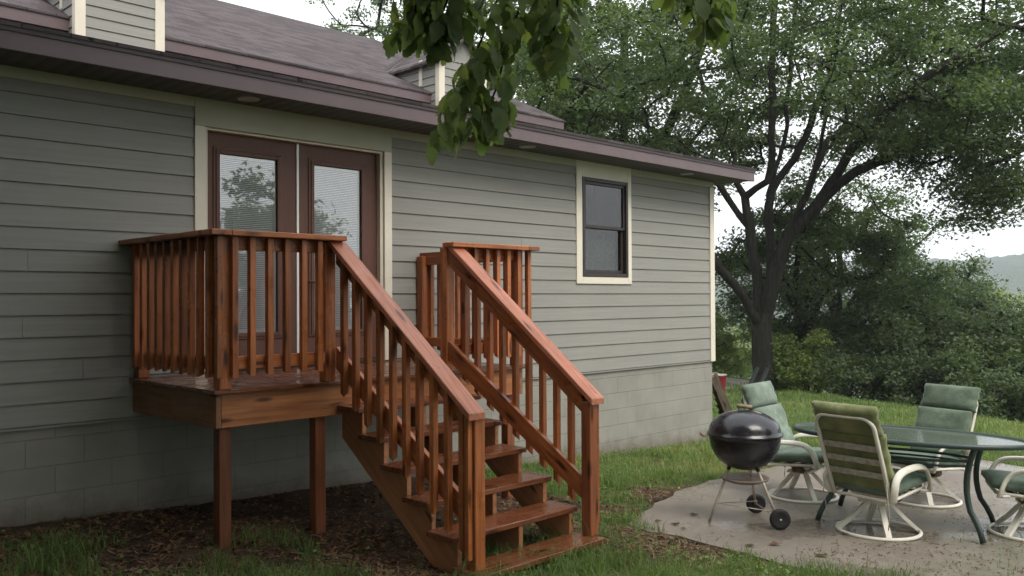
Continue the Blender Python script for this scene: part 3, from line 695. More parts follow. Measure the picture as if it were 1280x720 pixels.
def lerp(p, q, t): return tuple(a + (c - a) * t for a, c in zip(p, q))
for p0, p1 in ((CL0, CL1), (CR0, CR1)):
    b = MB(); sloped(b, lerp(p0, p1, -.0), lerp(p0, p1, 1.0), 0, .142, .047); b.build('handrail_cap', M['wood_cap'], deck, bevel=.004)
def railline(p0, p1, dz0, dz1): return ((p0[0], p0[1], p0[2] + dz0), (p1[0], p1[1], p1[2] + dz1))
for (p0, p1), o in (((CL0, CL1), .082), ((CR0, CR1), .022)):
    q0, q1 = railline(p0, p1, -.0475, -.0475); q0 = lerp(q0, q1, .0); q1 = lerp(q0, q1, .925)
    b = MB(); sloped(b, q0, q1, o, o + .038, .15); b.build('rail', M['wood_slope'], deck, bevel=.003)
    q0 = (p0[0], 5.545, -.352 - .0); q1 = (p1[0], 4.2, -1.31)
    b = MB(); sloped(b, q0, q1, o, o + .038, .165); b.build('rail', M['wood_slope'], deck, bevel=.003)
def zcap(p0, p1, y): t = (p0[1] - y) / (p0[1] - p1[1]); return p0[2] + (p1[2] - p0[2]) * t, p0[0] + (p1[0] - p0[0]) * t
for y, z0 in ((4.11, -1.73),):
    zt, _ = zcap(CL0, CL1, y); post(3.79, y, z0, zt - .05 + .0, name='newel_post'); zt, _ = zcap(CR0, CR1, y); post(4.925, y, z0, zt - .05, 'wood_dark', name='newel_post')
for i in range(10):
    y = 5.435 - .1345 * i
    for (p0, p1), o in (((CL0, CL1), .043), ((CR0, CR1), .061)):
        zt, x = zcap(p0, p1, y - .02)
        zb = -.70 - .752 * (5.455 - y)
        b = MB(); x += o; b.box(x - .006 * (o < .05), x + .038 + .006 * (o > .05), y - .044, y, zb, zt - .062)
        vs = [list(v) for v in b.v]
        for j in (2, 3, 6, 7): vs[j][2] += .0286
        for j in ((1, 2) if o < .05 else (0, 3)): vs[j][2] += .03
        b.v = [tuple(v) for v in vs]
        b.build('baluster', M['wood_z'], deck, bevel=.003)
x, y = 3.79, 4.13
for xx, s in ((3.747, 0), (5.0155, 1)):
    zt, _ = zcap(CL0, CL1, 4.13); b = MB(); b.box(xx, xx + .038, 4.13, 4.168, -1.66, zt - .066); b.build('baluster', M['wood_z'], deck, bevel=.003)

# ------------------------------------------------------------------ kettle grill
gx, gy = site(1.93, 7.34); gz = patio_z(gx) + .001
def fit_cushion(b_seg=None): pass
grill = thing('kettle_grill', 'black domed kettle grill on three thin legs with two wheels', 'grill', (gx, gy, gz), rz=R_(-45))
# local frame: -y faces the viewer, x to the viewer's right
def gpart(b, name, m, parent=None, **kw): return b.build(name, m, parent or grill, world=False, **kw)
RB, ZR = .292, .72
b = MB(); prof = [(.0, ZR - .285)] + [(RB * math.sin(a) ** .9, ZR - .285 + .285 * (1 - math.cos(a))) for a in np.linspace(.12, math.pi / 2, 16)] + [(RB + .008, ZR + .002), (RB - .004, ZR + .004)]
b.lathe(prof, n=48); bowl = gpart(b, 'bowl', M['enamel'])
b = MB(); prof = [(RB + .004, ZR + .006), (RB + .016, ZR + .003), (RB + .018, ZR + .016), (RB + .006, ZR + .024)] + [(RB * math.cos(a), ZR + .024 + .185 * math.sin(a) ** .92) for a in np.linspace(.1, math.pi / 2 - .06, 16)] + [(.0, ZR + .21)]
b.lathe(prof, n=48); lid = gpart(b, 'lid', M['enamel'])
b = MB(); b.tube([(-.045, -.0, ZR + .205), (-.05, 0, ZR + .232), (.05, 0, ZR + .232), (.045, 0, ZR + .205)], .005, 8); b.tube([(-.062, 0, ZR + .245), (.062, 0, ZR + .232)], .016, 10); gpart(b, 'lid_handle', M['handle'], lid)
b = MB(); b.lathe([(.0, .008), (.045, .006), (.048, 0), (.0, 0)], (.11, -.03, ZR + .186), 18, Matrix.Rotation(.35, 3, 'Y')); gpart(b, 'vent', M['leg'], lid)
b = MB(); b.tube([(-RB - .005, -.05, ZR - .012), (-RB - .055, -.05, ZR + .002), (-RB - .06, .05, ZR + .002), (-RB - .005, .05, ZR - .012)], .005, 8); b.tube([(-RB - .058, -.045, ZR + .004), (-RB - .06, .045, ZR + .006)], .013, 10); gpart(b, 'side_handle', M['handle'])
feet = [(-.31, -.03), (.16, .26), (.20, -.23)]
tops = [(-.13, -.01, ZR - .255), (.07, .11, ZR - .255), (.07, -.11, ZR - .255)]
zf = [.0, .085, .085]
for (fx, fy), tp, z in zip(feet, tops, zf):
    b = MB(); b.tube([tp, (fx, fy, z)], .0115, 10); lg = gpart(b, 'leg', M['leg'])
    b = MB(); d = (Vector(tp) - Vector((fx, fy, z))).normalized(); b.tube([Vector(tp) + d * .02, Vector(tp) - d * .03], .016, 10); gpart(b, 'leg_socket', M['tyre'], lg)
for i in (1, 2):
    fx, fy = feet[i]
    b = MB(); b.lathe([(.0, -.018), (.05, -.018), (.056, -.02), (.078, -.018), (.083, -.01), (.083, .01), (.078, .018), (.056, .02), (.05, .018), (.0, .018)], (fx + .01, fy - .03 if i == 2 else fy + .03, .083), 28, Matrix.Rotation(R_(90), 3, 'X')); w_ = gpart(b, 'wheel', M['tyre'])
    b = MB(); b.lathe([(.0, -.026), (.009, -.024), (.009, .024), (.0, .026)], (fx + .01, fy - .03 if i == 2 else fy + .03, .083), 12, Matrix.Rotation(R_(90), 3, 'X')); gpart(b, 'hub', M['lamp'], w_)
b = MB(); b.tube([(.17, .24, .083), (.21, -.21, .083)], .006, 8); gpart(b, 'axle', M['leg'])
b = MB(); b.tube([(-.24, -.02, .16), (.15, .18, .13)], .004, 6); b.tube([(-.24, -.02, .16), (.17, -.19, .13)], .004, 6); gpart(b, 'brace_wire', M['leg'])
b = MB(); b.lathe([(.0, .325), (.12, .328), (.185, .352), (.2, .372), (.195, .374), (.18, .357), (.12, .335), (.0, .332)], n=32); gpart(b, 'ash_pan', M['ash'])

# ------------------------------------------------------------------ garden chairs
def cushion_mesh(b, w, l, h, nx=14, ny=14, seams=(), puff=1.0, seed=0):
    """pillow: centre origin, w along x, l along y, thickness h (z 0..h)"""
    r_ = np.random.default_rng(seed); vs = []; fs = []
    def prof(u): return (1 - abs(u) ** 3.6) ** .5
    top = {}; bot = {}
    for i in range(nx + 1):
        for j in range(ny + 1):
            u = -1 + 2 * i / nx; v = -1 + 2 * j / ny
            k = max(.0, prof(u)) * max(.0, prof(v)); t = .38 + .62 * k ** .6
            for s in seams: t *= 1 - .38 * math.exp(-((v - s) / .07) ** 2)
            wob = 1 + .05 * math.sin(3 * u + seed) * math.cos(4 * v + seed * 2)
            cx = 1 - .02 * (1 - abs(v)) * (abs(u) > .99)
            x = u * w / 2 * cx + .006 * math.sin(9 * v + seed); y = v * l / 2
            top[i, j] = len(vs); vs.append((x, y, h / 2 + h / 2 * t * wob))
            bot[i, j] = len(vs); vs.append((x, y, h / 2 - h / 2 * t * .9))
    for i in range(nx):
        for j in range(ny):
            fs.append((top[i, j], top[i + 1, j], top[i + 1, j + 1], top[i, j + 1])); fs.append((bot[i, j + 1], bot[i + 1, j + 1], bot[i + 1, j], bot[i, j]))
    for i in range(nx):
        fs.append((bot[i, 0], bot[i + 1, 0], top[i + 1, 0], top[i, 0])); fs.append((top[i, ny], top[i + 1, ny], bot[i + 1, ny], bot[i, ny]))
    for j in range(ny):
        fs.append((top[0, j], top[0, j + 1], bot[0, j + 1], bot[0, j])); fs.append((bot[nx, j], bot[nx, j + 1], top[nx, j + 1], top[nx, j]))
    return b.add(vs, fs, True)
def xform(b, mat): b.v = [tuple(mat @ Vector(v)) for v in b.v]; return b
BACK_A = R_(21)        # back leans from vertical
def arc(c, r, a0, a1, n, f): return [f(c[0] + r * math.cos(a), c[1] + r * math.sin(a)) for a in np.linspace(a0, a1, n)]
SEATZ = .37
def backpt(x, s, off=0.0):   # point on the back plane: s metres up from the seat hinge
    y0, z0 = .25, SEATZ - .02
    return (x, y0 + s * math.sin(BACK_A) + off * math.cos(BACK_A), z0 + s * math.cos(BACK_A) - off * math.sin(BACK_A))
def make_chair(label):
    t = thing('patio_chair', label, 'chair', group='swivel patio chairs round the glass table')
    P = lambda b, name, m, parent=None, **k: b.build(name, m, parent or t, world=False, **k)
    b = MB(); b.tube([(.31 * math.cos(a), .31 * math.sin(a), .016) for a in np.linspace(0, 2 * math.pi, 41)[:-1]], .0155, 8, closed=True); base = P(b, 'base_ring', M['chairw'])
    for a in (45, 135, 225, 315):
        c, s = math.cos(R_(a)), math.sin(R_(a)); b = MB()
        d = Vector((c, s, 0)); q = Vector((-s, c, 0)) * .021
        p = [Vector((c * .305, s * .305, .02)), Vector((c * .20, s * .20, .115)), Vector((c * .075, s * .075, .245))]
        for k in range(2):
            u = Vector((0, 0, .012)) + d * .008
            b.hexa([p[k] - q - u, p[k] + q - u, p[k + 1] + q - u, p[k + 1] - q - u, p[k] - q + u, p[k] + q + u, p[k + 1] + q + u, p[k + 1] - q + u])
        P(b, 'spoke', M['chairw'])
    b = MB(); b.box(-.12, .12, -.1, .1, .238, .262); b.lathe([(.0, -.001), (.06, 0), (.06, .05), (.0, .051)], (0, 0, .262), 20); b.box(-.16, .16, -.045, .045, .29, .312)
    hub = P(b, 'swivel_hub', M['chairw'], bevel=.004)
    for s in (-1, 1):
        b = MB(); b.lathe([(.0, -.05), (.026, -.05), (.042, -.048), (.042, .048), (.026, .05), (.026, -.05)], (s * .125, -.02, .29), 20, Matrix.Rotation(R_(90), 3, 'X')); P(b, 'rocker_spring', M['rust'], hub)
    b = MB()      # seat frame
    sf = [(-.235, -.25, SEATZ - .015), (-.19, -.285, SEATZ - .015), (.19, -.285, SEATZ - .015), (.235, -.25, SEATZ - .015), (.245, .2, SEATZ - .05), (.2, .25, SEATZ - .055), (-.2, .25, SEATZ - .055), (-.245, .2, SEATZ - .05)]
    b.tube(sf, .014, 8, closed=True); b.tube([(-.2, -.1, SEATZ - .03), (-.16, -.1, .305), (.16, -.1, .305), (.2, -.1, SEATZ - .03)], .011, 8); b.tube([(-.2, .1, SEATZ - .04), (-.16, .1, .305), (.16, .1, .305), (.2, .1, SEATZ - .04)], .011, 8); P(b, 'seat_frame', M['chairw'])
    for y in (-.17, -.06, .05, .16):
        b = MB(); b.box(-.235, .235, y - .025, y + .025, SEATZ - .034, SEATZ - .026); P(b, 'seat_strap', M['strap'])
    b = MB()      # back frame: inverted U
    hw, top, rr = .245, .655, .09
    pts = [backpt(-hw + .01, -.05), backpt(-hw, .25)] + [backpt(-hw + rr - rr * math.cos(a), top - rr + rr * math.sin(a)) for a in np.linspace(0, math.pi / 2, 7)] + [backpt(hw - rr + rr * math.sin(a), top - rr + rr * math.cos(a)) for a in np.linspace(0, math.pi / 2, 7)] + [backpt(hw, .25), backpt(hw - .01, -.05)]
    b.tube(pts, .0165, 10); P(b, 'back_frame', M['chairw'])
    for s0 in (.17, .285, .40):
        b = MB(); v = []
        for x in (-hw + .005, hw - .005):
            for s in (s0 - .024, s0 + .024):
                for o in (-.004, .004): v.append(Vector(backpt(x, s, o)))
        b.add(v, [(0, 1, 3, 2), (4, 6, 7, 5), (0, 4, 5, 1), (2, 3, 7, 6), (0, 2, 6, 4), (1, 5, 7, 3)]); P(b, 'back_strap', M['strap'])
    for s in (-1, 1):
        X = s * .292
        pts = [(s * .262, .235, SEATZ - .06), (X, .262, .41), (X, .235, .485), (X, .16, .53), (X, .04, .548), (X, -.1, .548), (X, -.185, .522), (X, -.235, .46), (X, -.262, .39), (s * .272, -.275, SEATZ - .03)]
        # smooth
        v = [Vector(p) for p in pts]; q = []
        for i in range(len(v) - 1):
            p0, p1, p2, p3 = v[max(i - 1, 0)], v[i], v[i + 1], v[min(i + 2, len(v) - 1)]
            for tt in (0, .25, .5, .75): q.append(.5 * ((2 * p1) + (p2 - p0) * tt + (2 * p0 - 5 * p1 + 4 * p2 - p3) * tt * tt + (3 * p1 - p0 - 3 * p2 + p3) * tt ** 3))
        q.append(v[-1]); b = MB(); b.tube(q, .029, 10, flat=.5); arm = P(b, 'armrest', M['chairw'])
        b = MB(); b.tube([(s * .275, -.262, SEATZ - .03), (s * .24, -.2, SEATZ - .03)], .012, 8); b.tube([(s * .275, .232, SEATZ - .06), (s * .235, .2, SEATZ - .05)], .014, 8); P(b, 'arm_support', M['chairw'], arm)
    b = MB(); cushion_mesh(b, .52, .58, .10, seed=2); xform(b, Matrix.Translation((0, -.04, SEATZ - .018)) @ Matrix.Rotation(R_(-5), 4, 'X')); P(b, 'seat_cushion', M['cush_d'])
    # back cushion in three pads; the topmost folds over the frame
    rot = Matrix(((1, 0, 0, 0), (0, math.sin(BACK_A), -math.cos(BACK_A), 0), (0, math.cos(BACK_A), math.sin(BACK_A), 0), (0, 0, 0, 1)))
    def place(s, off): p = backpt(0, s, off); return Matrix.Translation(p) @ rot
    b = MB(); cushion_mesh(b, .53, .47, .11, ny=18, seams=(.05,), seed=3); xform(b, place(.255, -.02)); bc = P(b, 'back_cushion', M['cush'])
    b = MB(); cushion_mesh(b, .54, .235, .12, ny=10, seed=5); xform(b, place(.615, .018)); P(b, 'head_cushion', M['cush'])
    b = MB(); b.add([backpt(-.25, .03, -.014), backpt(.25, .03, -.014), backpt(.25, .5, -.014), backpt(-.25, .5, -.014), backpt(-.25, .03, -.03), backpt(.25, .03, -.03), backpt(.25, .5, -.03), backpt(-.25, .5, -.03)], [(0, 1, 2, 3), (7, 6, 5, 4), (0, 4, 5, 1), (1, 5, 6, 2), (2, 6, 7, 3), (3, 7, 4, 0)]); P(b, 'cushion_backing', M['cush_b'], bc)
    for s in (-1, 1): b = MB(); b.tube([backpt(s * .255, .12, .02), (s * .275, .33, .33), (s * .27, .30, .2), (s * .262, .305, .11)], .004, 5); P(b, 'tie_cord', M['strap'], bc)
    return t
def copy_tree(o, parent=None):
    c = o.copy(); COL.objects.link(c)
    if parent is not None: c.parent = parent
    for ch in o.children: copy_tree(ch, c)
    return c
chairs = []
defs = [((2.92, 7.06), (.80, .60), 'chair seen from behind, olive cushion back and pale straps, beside the kettle grill'),
        ((2.75, 8.38), (.74, -.67), 'chair with faded teal cushion half hidden behind the kettle grill'),
        ((3.84, 8.25), (-.85, -.52), 'chair facing the house corner with its tall green back beyond the glass table'),
        ((4.13, 7.02), (-.94, .34), 'chair at the right picture edge with only its seat, arms and base in view')]
for i, ((la, de), (fl, fd), lab) in enumerate(defs):
    c = make_chair(lab) if i == 0 else copy_tree(chairs[0])
    c['label'] = lab
    x, y = site(la, de); f = Vector(site(fl, fd)); c.location = (x, y, patio_z(x) + .001)
    c.rotation_euler = (0, 0, math.atan2(f.y, f.x) + math.pi / 2)      # chair faces local -y
    chairs.append(c)
# the chair seen from behind shows the mossy olive side of its cushion
M['cush_m'] = cushion('mid_green_cushion', (.075, .105, .072), (.122, .168, .115), (.185, .235, .17))  # a green between the faded and the darker cushion cloth
for ch in chairs[2].children:
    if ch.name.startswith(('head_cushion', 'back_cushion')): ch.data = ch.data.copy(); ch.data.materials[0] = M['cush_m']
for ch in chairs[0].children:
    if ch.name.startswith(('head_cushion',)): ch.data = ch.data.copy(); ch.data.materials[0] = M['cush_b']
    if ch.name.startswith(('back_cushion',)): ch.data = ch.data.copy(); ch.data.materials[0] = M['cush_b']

# ------------------------------------------------------------------ glass table
tx, ty = site(3.27, 7.36); tz = patio_z(tx) + .001
TA, TB, TH = .91, .535, .735
table = thing('patio_table', 'oval glass topped table with curved dark green legs', 'table', (tx, ty, tz), rz=math.atan2(-.983, .188))
def el(a, ra, rb, z): return (ra * math.cos(a), rb * math.sin(a), z)
table.rotation_euler = (Matrix.Rotation(.028, 3, 'Y') @ Matrix.Rotation(math.atan2(-.983, .188), 3, 'Z')).to_euler()      # stands on the falling slab
AN = np.linspace(0, 2 * math.pi, 73)[:-1]
b = MB(); b.add([el(a, TA - .012, TB - .012, TH) for a in AN] + [el(a, TA - .012, TB - .012, TH - .006) for a in AN], [tuple(range(72)), tuple(range(72, 144))[::-1]]); b.build('glass_top', M['tableglass'], table, world=False)
b = MB(); b.tube([el(a, TA, TB, TH - .006) for a in AN], .017, 8, closed=True, flat=1.2); b.build('table_rim', M['tablegreen'], table, world=False)
b = MB(); b.tube([el(a, .5, .26, TH - .16) for a in AN], .012, 8, closed=True); b.tube([el(a, .5, .26, TH - .20) for a in AN], .009, 8, closed=True); b.build('under_ring', M['tablegreen'], table, world=False)
b = MB(); b.box(-TA + .02, TA - .02, -.022, .022, TH - .03, TH - .0075); b.box(-.022, .022, -TB + .02, -.023, TH - .03, TH - .0075); b.box(-.022, .022, .023, TB - .02, TH - .03, TH - .0075); b.build('cross_bar', M['tablegreen'], table, world=False, bevel=.003)
for sx in (-1, 1):
    for sy in (-1, 1):
        b = MB(); pts = []
        for tt in np.linspace(0, 1, 11):
            r = 1.0 - .32 * math.sin(math.pi * tt) * (1 - .25 * tt) ; z = (TH - .02) * (1 - tt) + .006
            k = .61 - .07 * math.sin(math.pi * min(1, tt / .85)) + max(0, tt - .7) * .22
            pts.append((sx * TA * k, sy * TB * k * 1.05, z))
        b.tube(pts, .021, 10, flat=1.15); b.build('leg', M['tablegreen'], table, world=False)

# ------------------------------------------------------------------ things by the house corner and under the tree
bx, by = 20.9, 12.98
bk = thing('bucket', 'faded red plastic tub standing by the gravel drive', 'bucket', (bx, by, float(ground_z(bx, by)) - .01))
b = MB(); b.lathe([(.0, .0), (.215, .0), (.235, .05), (.265, .5), (.275, .51), (.275, .53), (.255, .53), (.225, .06), (.0, .05)], n=28); b.build('tub', M['red'], bk, world=False)
b = MB(); b.lathe([(.262, .531), (.285, .531), (.285, .55), (.2, .562), (.0, .565)], n=28); b.build('lid', M['strap'], bk, world=False)
b = MB(); b.tube([(-.28, 0, .5), (-.2, .1, .58), (0, .13, .6), (.2, .1, .58), (.28, 0, .5)], .008, 6); b.build('handle', M['strap'], bk, world=False)
labs = ['weathered grey plank leaning on the house end wall, nearest the wall', 'dark weathered plank leaning steeply beside the house corner', 'pale edged plank leaning at the front of the lumber by the house corner', 'brown plank lying low across the foot of the leaning lumber', 'short grey plank leaning behind the kettle grill lid', 'long dark plank reaching farthest from the house corner']
for i, lab in enumerate(labs):
    top = Vector((11.235 + .105 * i, 7.03 + .04 * i, -1.15 - .11 * i)); foot = Vector((12.2 + .11 * i, 7.2 + .05 * i, 0)); foot.z = float(ground_z(foot.x, foot.y)) + .01
    d = (foot - top); L = d.length; ax = d.normalized(); sd_ = ax.cross(Vector((.3, 1, .2))).normalized(); nn = ax.cross(sd_)
    mt = Matrix(((ax.x, sd_.x, nn.x, top.x), (ax.y, sd_.y, nn.y, top.y), (ax.z, sd_.z, nn.z, top.z), (0, 0, 0, 1)))
    b = MB(); b.box(0, L, -.07, .07, -.016, .016); o = b.build('plank', M['lumber'], bevel=.003); o.matrix_world = mt
    tag(o, lab, 'plank', 'old lumber leaning at the house corner')
for i, (p, q, lab) in enumerate((((1.0, -.5), (.35, -1.75), 'dark green pole leaning left towards the lumber beside the tree'), ((1.25, -.3), (.75, -1.6), 'dark green pole leaning close against the big tree trunk'))):
    base = Vector(site(5.35 + .28 * i, 20.6 + .2 * i)).to_3d(); base.z = float(ground_z(base.x, base.y)) - .02
    tp = Vector(site(5.95 + .25 * i, 21.4)).to_3d(); tp.z = base.z + .8
    b = MB(); b.tube([base, tp], .05, 8); o = b.build('pole', M['pole']); tag(o, lab, 'pole', 'dark green poles by the big tree')

# ------------------------------------------------------------------ trees
def tube_np(p0, p1, r0, r1, k):
    """many tapered tubes at once -> verts, quads"""
    d = p1 - p0; L = np.linalg.norm(d, axis=1, keepdims=True) + 1e-9; t = d / L
    ref = np.where(np.abs(t[:, 2:3]) > .9, [[1., 0, 0]], [[0, 0, 1.]]); u = np.cross(t, ref); u /= np.linalg.norm(u, axis=1, keepdims=True); w = np.cross(t, u)
    a = np.arange(k) * 2 * np.pi / k
    rg = u[:, None, :] * np.cos(a)[None, :, None] + w[:, None, :] * np.sin(a)[None, :, None]
    e = t * (r1[:, None] * .35)
    A = (p0 - t * (r0[:, None] * .35))[:, None, :] + rg * r0[:, None, None]; B = (p1 + e)[:, None, :] + rg * r1[:, None, None]
    v = np.concatenate([A, B], 1).reshape(-1, 3); n = len(p0)
    j = np.arange(k); base = (np.arange(n) * 2 * k)[:, None]
    f = np.stack([base + j, base + (j + 1) % k, base + k + (j + 1) % k, base + k + j], -1).reshape(-1, 4)
    return v, f
def leaves_np(P, size, rg, tone, flat=.55, aspect=.55):
    """folded leaf blades (two triangles each as a quad kite) at points P"""
    n = len(P)
    nrm = rg.normal(size=(n, 3)); nrm[:, 2] = np.abs(nrm[:, 2]) + flat; nrm /= np.linalg.norm(nrm, axis=1, keepdims=True)
    d = rg.normal(size=(n, 3)); d[:, 2] -= .35; d -= nrm * (d * nrm).sum(1, keepdims=True); d /= np.linalg.norm(d, axis=1, keepdims=True) + 1e-9
    s = np.cross(nrm, d); L = size * rg.uniform(.65, 1.3, (n, 1)); W = L * aspect * rg.uniform(.8, 1.2, (n, 1))
    fold = nrm * W * .18
    v = np.stack([P - d * L * .5, P + s * W * .5 - d * L * .05 - fold, P + d * L * .5, P - s * W * .5 - d * L * .05 - fold], 1).reshape(-1, 3)
    f = (np.arange(n) * 4)[:, None] + np.array([[0, 1, 2, 3]])
    return v, f, np.repeat(tone, 4)
def grow_tree(name, label, base, limbs, targets, leaf_n, leaf_size, m_leaf, seed, clump=(.55, .3), trunk_r=.3, group=None, tip=.012, step=.5, tonebase=.45, keep=None, cat='tree', aspect=.55, flat=.55, rmax=None, parent=None, k_side=6):
    """limbs: polylines in local metres; targets: clump centres the branches grow to"""
    rg = np.random.default_rng(seed)
    nodes = []; par = []
    def add(p, q):
        nodes.append(np.array(p, float)); par.append(q); return len(nodes) - 1
    for pl in limbs:
        pl = [np.array(p, float) for p in pl]
        if nodes:
            q = int(np.argmin([np.linalg.norm(nd - pl[0]) for nd in nodes])); pl[0] = nodes[q]
        else: q = add(pl[0], -1)
        for a, c in zip(pl[:-1], pl[1:]):
            L = np.linalg.norm(c - a); k = max(1, int(round(L / step)))
            for i in range(1, k + 1):
                p = a + (c - a) * i / k
                if i < k: p = p + rg.normal(size=3) * .03 * min(L, 1)
                q = add(p, q)
    limb_end = len(nodes)
    T = np.array(targets); N = np.array(nodes)
    d0 = np.array([np.min(np.linalg.norm(N - t, axis=1)) for t in T]); order = np.argsort(d0)
    cl = []
    for ti in order:
        t = T[ti]; N = np.array(nodes); dv = t - N; dist = np.linalg.norm(dv, axis=1)
        cost = dist + .35 * np.maximum(0, N[:, 2] - t[2]) + np.where(np.arange(len(N)) < 3, 2.0, 0)
        q = int(np.argmin(cost)); a = nodes[q]; L = dist[q]
        if L < .15: cl.append((t, q)); continue
        k = max(1, int(round(L / step))); pd = a - nodes[par[q]] if par[q] >= 0 else np.array([0, 0, 1.])
        pd = pd / (np.linalg.norm(pd) + 1e-9); mid = a + (t - a) * .5 + pd * L * .16 + rg.normal(size=3) * L * .06
        for i in range(1, k + 1):
            s = i / k; p = (1 - s) ** 2 * a + 2 * s * (1 - s) * mid + s * s * t
            q = add(p, q)
        cl.append((t, q))
    nn = len(nodes); cnt = np.zeros(nn); has = np.zeros(nn, bool)
    for t, q in cl: cnt[q] += 1
    for i in range(nn - 1, 0, -1):
        if par[i] >= 0: cnt[par[i]] += cnt[i]
    cnt = np.maximum(cnt, .5); r = trunk_r * (cnt / cnt[0]) ** .47; r = np.maximum(r, tip)
    N = np.array(nodes); pa = np.array(par)
    fl = trunk_r * .5 * np.exp(-np.maximum(N[:, 2] - N[0, 2], 0) / .35) * (N[:, 2] < N[0, 2] + 1.5) * (np.arange(nn) < 12); r = r + fl
    e = np.where(pa >= 0)[0]
    v, f = tube_np(N[pa[e]], N[e], np.minimum(r[pa[e]], r[e] * 1.5), r[e], k_side)
    root = parent or thing(name, label, cat, tuple(base), group)
    def local(mv): return mv
    o = npmesh('trunk', v, f, M['bark'], smooth=True); o.parent = root
    # leaves round clump centres and strung along the last metre of twig
    ks = rg.multinomial(leaf_n, np.ones(len(cl)) / len(cl)); P = []; tone = []
    for (t, q), k in zip(cl, ks):
        k = int(k * rg.uniform(.5, 1.5)); c = rg.normal(size=(k, 3)); c /= np.linalg.norm(c, axis=1, keepdims=True); c *= rg.uniform(0, 1, (k, 1)) ** .55
        sc = rg.uniform(.7, 1.35); p = t + c * np.array([clump[0], clump[0], clump[1]]) * sc
        p[:, 2] -= .35 * clump[1] * (c[:, 0] ** 2 + c[:, 1] ** 2)
        P.append(p); tone.append(np.clip(tonebase + rg.normal() * .16 + rg.normal(size=k) * .16, 0, 1))
    P = np.vstack(P); tone = np.concatenate(tone)
    if keep is not None:
        mk = keep(P + np.array(root.location)); P = P[mk]; tone = tone[mk]
    lv, lf, lt = leaves_np(P, leaf_size, rg, tone, aspect=aspect, flat=flat)
    o = npmesh('crown', lv, lf, m_leaf, tone=lt); o.parent = root; o.location = (0, 0, 0)
    return root
def shell(n, c, rad, rg, lo=.45, zmin=None, hole=None):
    out = []
    while len(out) < n:
        d = rg.normal(size=3); d /= np.linalg.norm(d); d *= rg.uniform(lo ** 3, 1) ** (1 / 3)
        p = np.array(c) + d * np.array(rad)
        if zmin is not None and p[2] < zmin: continue
        if hole is not None and hole(p): continue
        out.append(p)
    return out
# a tree-local frame: a = metres to the right, d = metres away, h = metres up (axes of the yard as seen from the deck side)
AX = np.array([.70555, -.70866, 0]); AD = np.array([.70871, .70550, 0])
def loc3(a, d, h): return AX * a + AD * d + np.array([0, 0, h])
def limb(*p): return [loc3(*q) for q in p]

# the big many-limbed tree beyond the slab
bx, by = 24.3, 13.5; bz = float(ground_z(bx, by)) - .1
rg = np.random.default_rng(77)
L = [limb((0, 0, 0), (.02, 0, 1.0), (0, 0, 2.0)),
     limb((0, 0, 1.8), (-.62, -.3, 2.95), (-1.35, -.5, 3.75), (-2.4, -.9, 5.0), (-3.9, -1.2, 6.6), (-5.6, -1.5, 7.7)),
     limb((0, 0, 2.0), (-.07, .1, 3.3), (-.27, .2, 5.1), (-.42, .2, 6.0), (-.7, .4, 6.6), (-.62, .6, 7.4), (-1.07, .8, 8.3), (-1.6, 1.2, 10.2), (-2.2, 1.5, 12.6)),
     limb((-.42, .2, 5.9), (.1, -.4, 6.4), (.2, -.6, 7.2), (.15, -.8, 9.2), (.15, -1.0, 11.2), (.3, -1.2, 13.4)),
     limb((-.25, .2, 5.0), (-1.4, .8, 6.9), (-2.8, 1.4, 8.0), (-4.0, 2, 9.3), (-5.2, 2.4, 11)),
     limb((0, 0, 2.0), (.39, -.2, 3.7), (.76, -.3, 4.8), (1.76, -.4, 5.9), (2.67, -.6, 6.65), (4.1, -1.0, 7.3), (5.6, -1.3, 7.5), (7.2, -1.5, 7.2), (8.6, -1.6, 6.3)),
     limb((.3, -.1, 3.4), (.42, .5, 5.0), (.5, .9, 6.2), (1.1, 1.2, 7.85), (1.4, 1.4, 10), (1.56, 1.5, 11.9), (1.7, 1.6, 14)),
     limb((.7, -.3, 4.7), (1.3, -.8, 6.4), (1.66, -1.0, 8.2), (1.93, -1.3, 10.5), (2.2, -1.5, 13)),
     limb((.5, .8, 5.6), (.85, 1.6, 6.4), (1.93, 2.2, 7.85), (3.0, 2.8, 10), (3.8, 3.2, 11.3), (4.6, 3.5, 13)),
     limb((1.76, -.4, 5.9), (2.2, -1.6, 7.2), (3.6, -2.8, 8.8), (5.5, -3.8, 10), (7.5, -4.6, 10.8)),
     limb((1.3, -.8, 6.4), (2.6, 1.4, 8.0), (4.4, 2.6, 9.0), (6.4, 3.4, 9.4))]
def big_hole(p):
    a = p @ AX; h = p[2]
    if h < 7.6 and -2.2 < a < 2.3: return True
    if h < 6.9 - .75 * max(0, a - 5.8) and a > 0: return True       # sky gap under the right hand limb
    if h < 5.6 and a < 0: return True
    return False
Tg = shell(460, loc3(.3, 0, 9.6), (8.6, 8.6, 5.4), rg, .4, 4.6, big_hole) + shell(120, loc3(6.0, -1.2, 8.2), (4.2, 3.0, 2.6), rg, 0, 4.6, big_hole) + shell(26, loc3(6.0, -1.4, 6.0), (1.7, 1.4, 1.0), rg, 0) + shell(46, loc3(-5.5, -1.0, 8.3), (3.0, 3.0, 2.2), rg, 0, 5.8) + shell(60, loc3(.8, 0, 11.6), (4.0, 5, 3.5), rg, .2, 8.8)
grow_tree('shade_tree', 'big dark tree with many rising limbs beyond the patio furniture', (bx, by, bz), L, Tg, 165000, .135, M['leaf'], 3, clump=(.85, .42), trunk_r=.32, k_side=8)

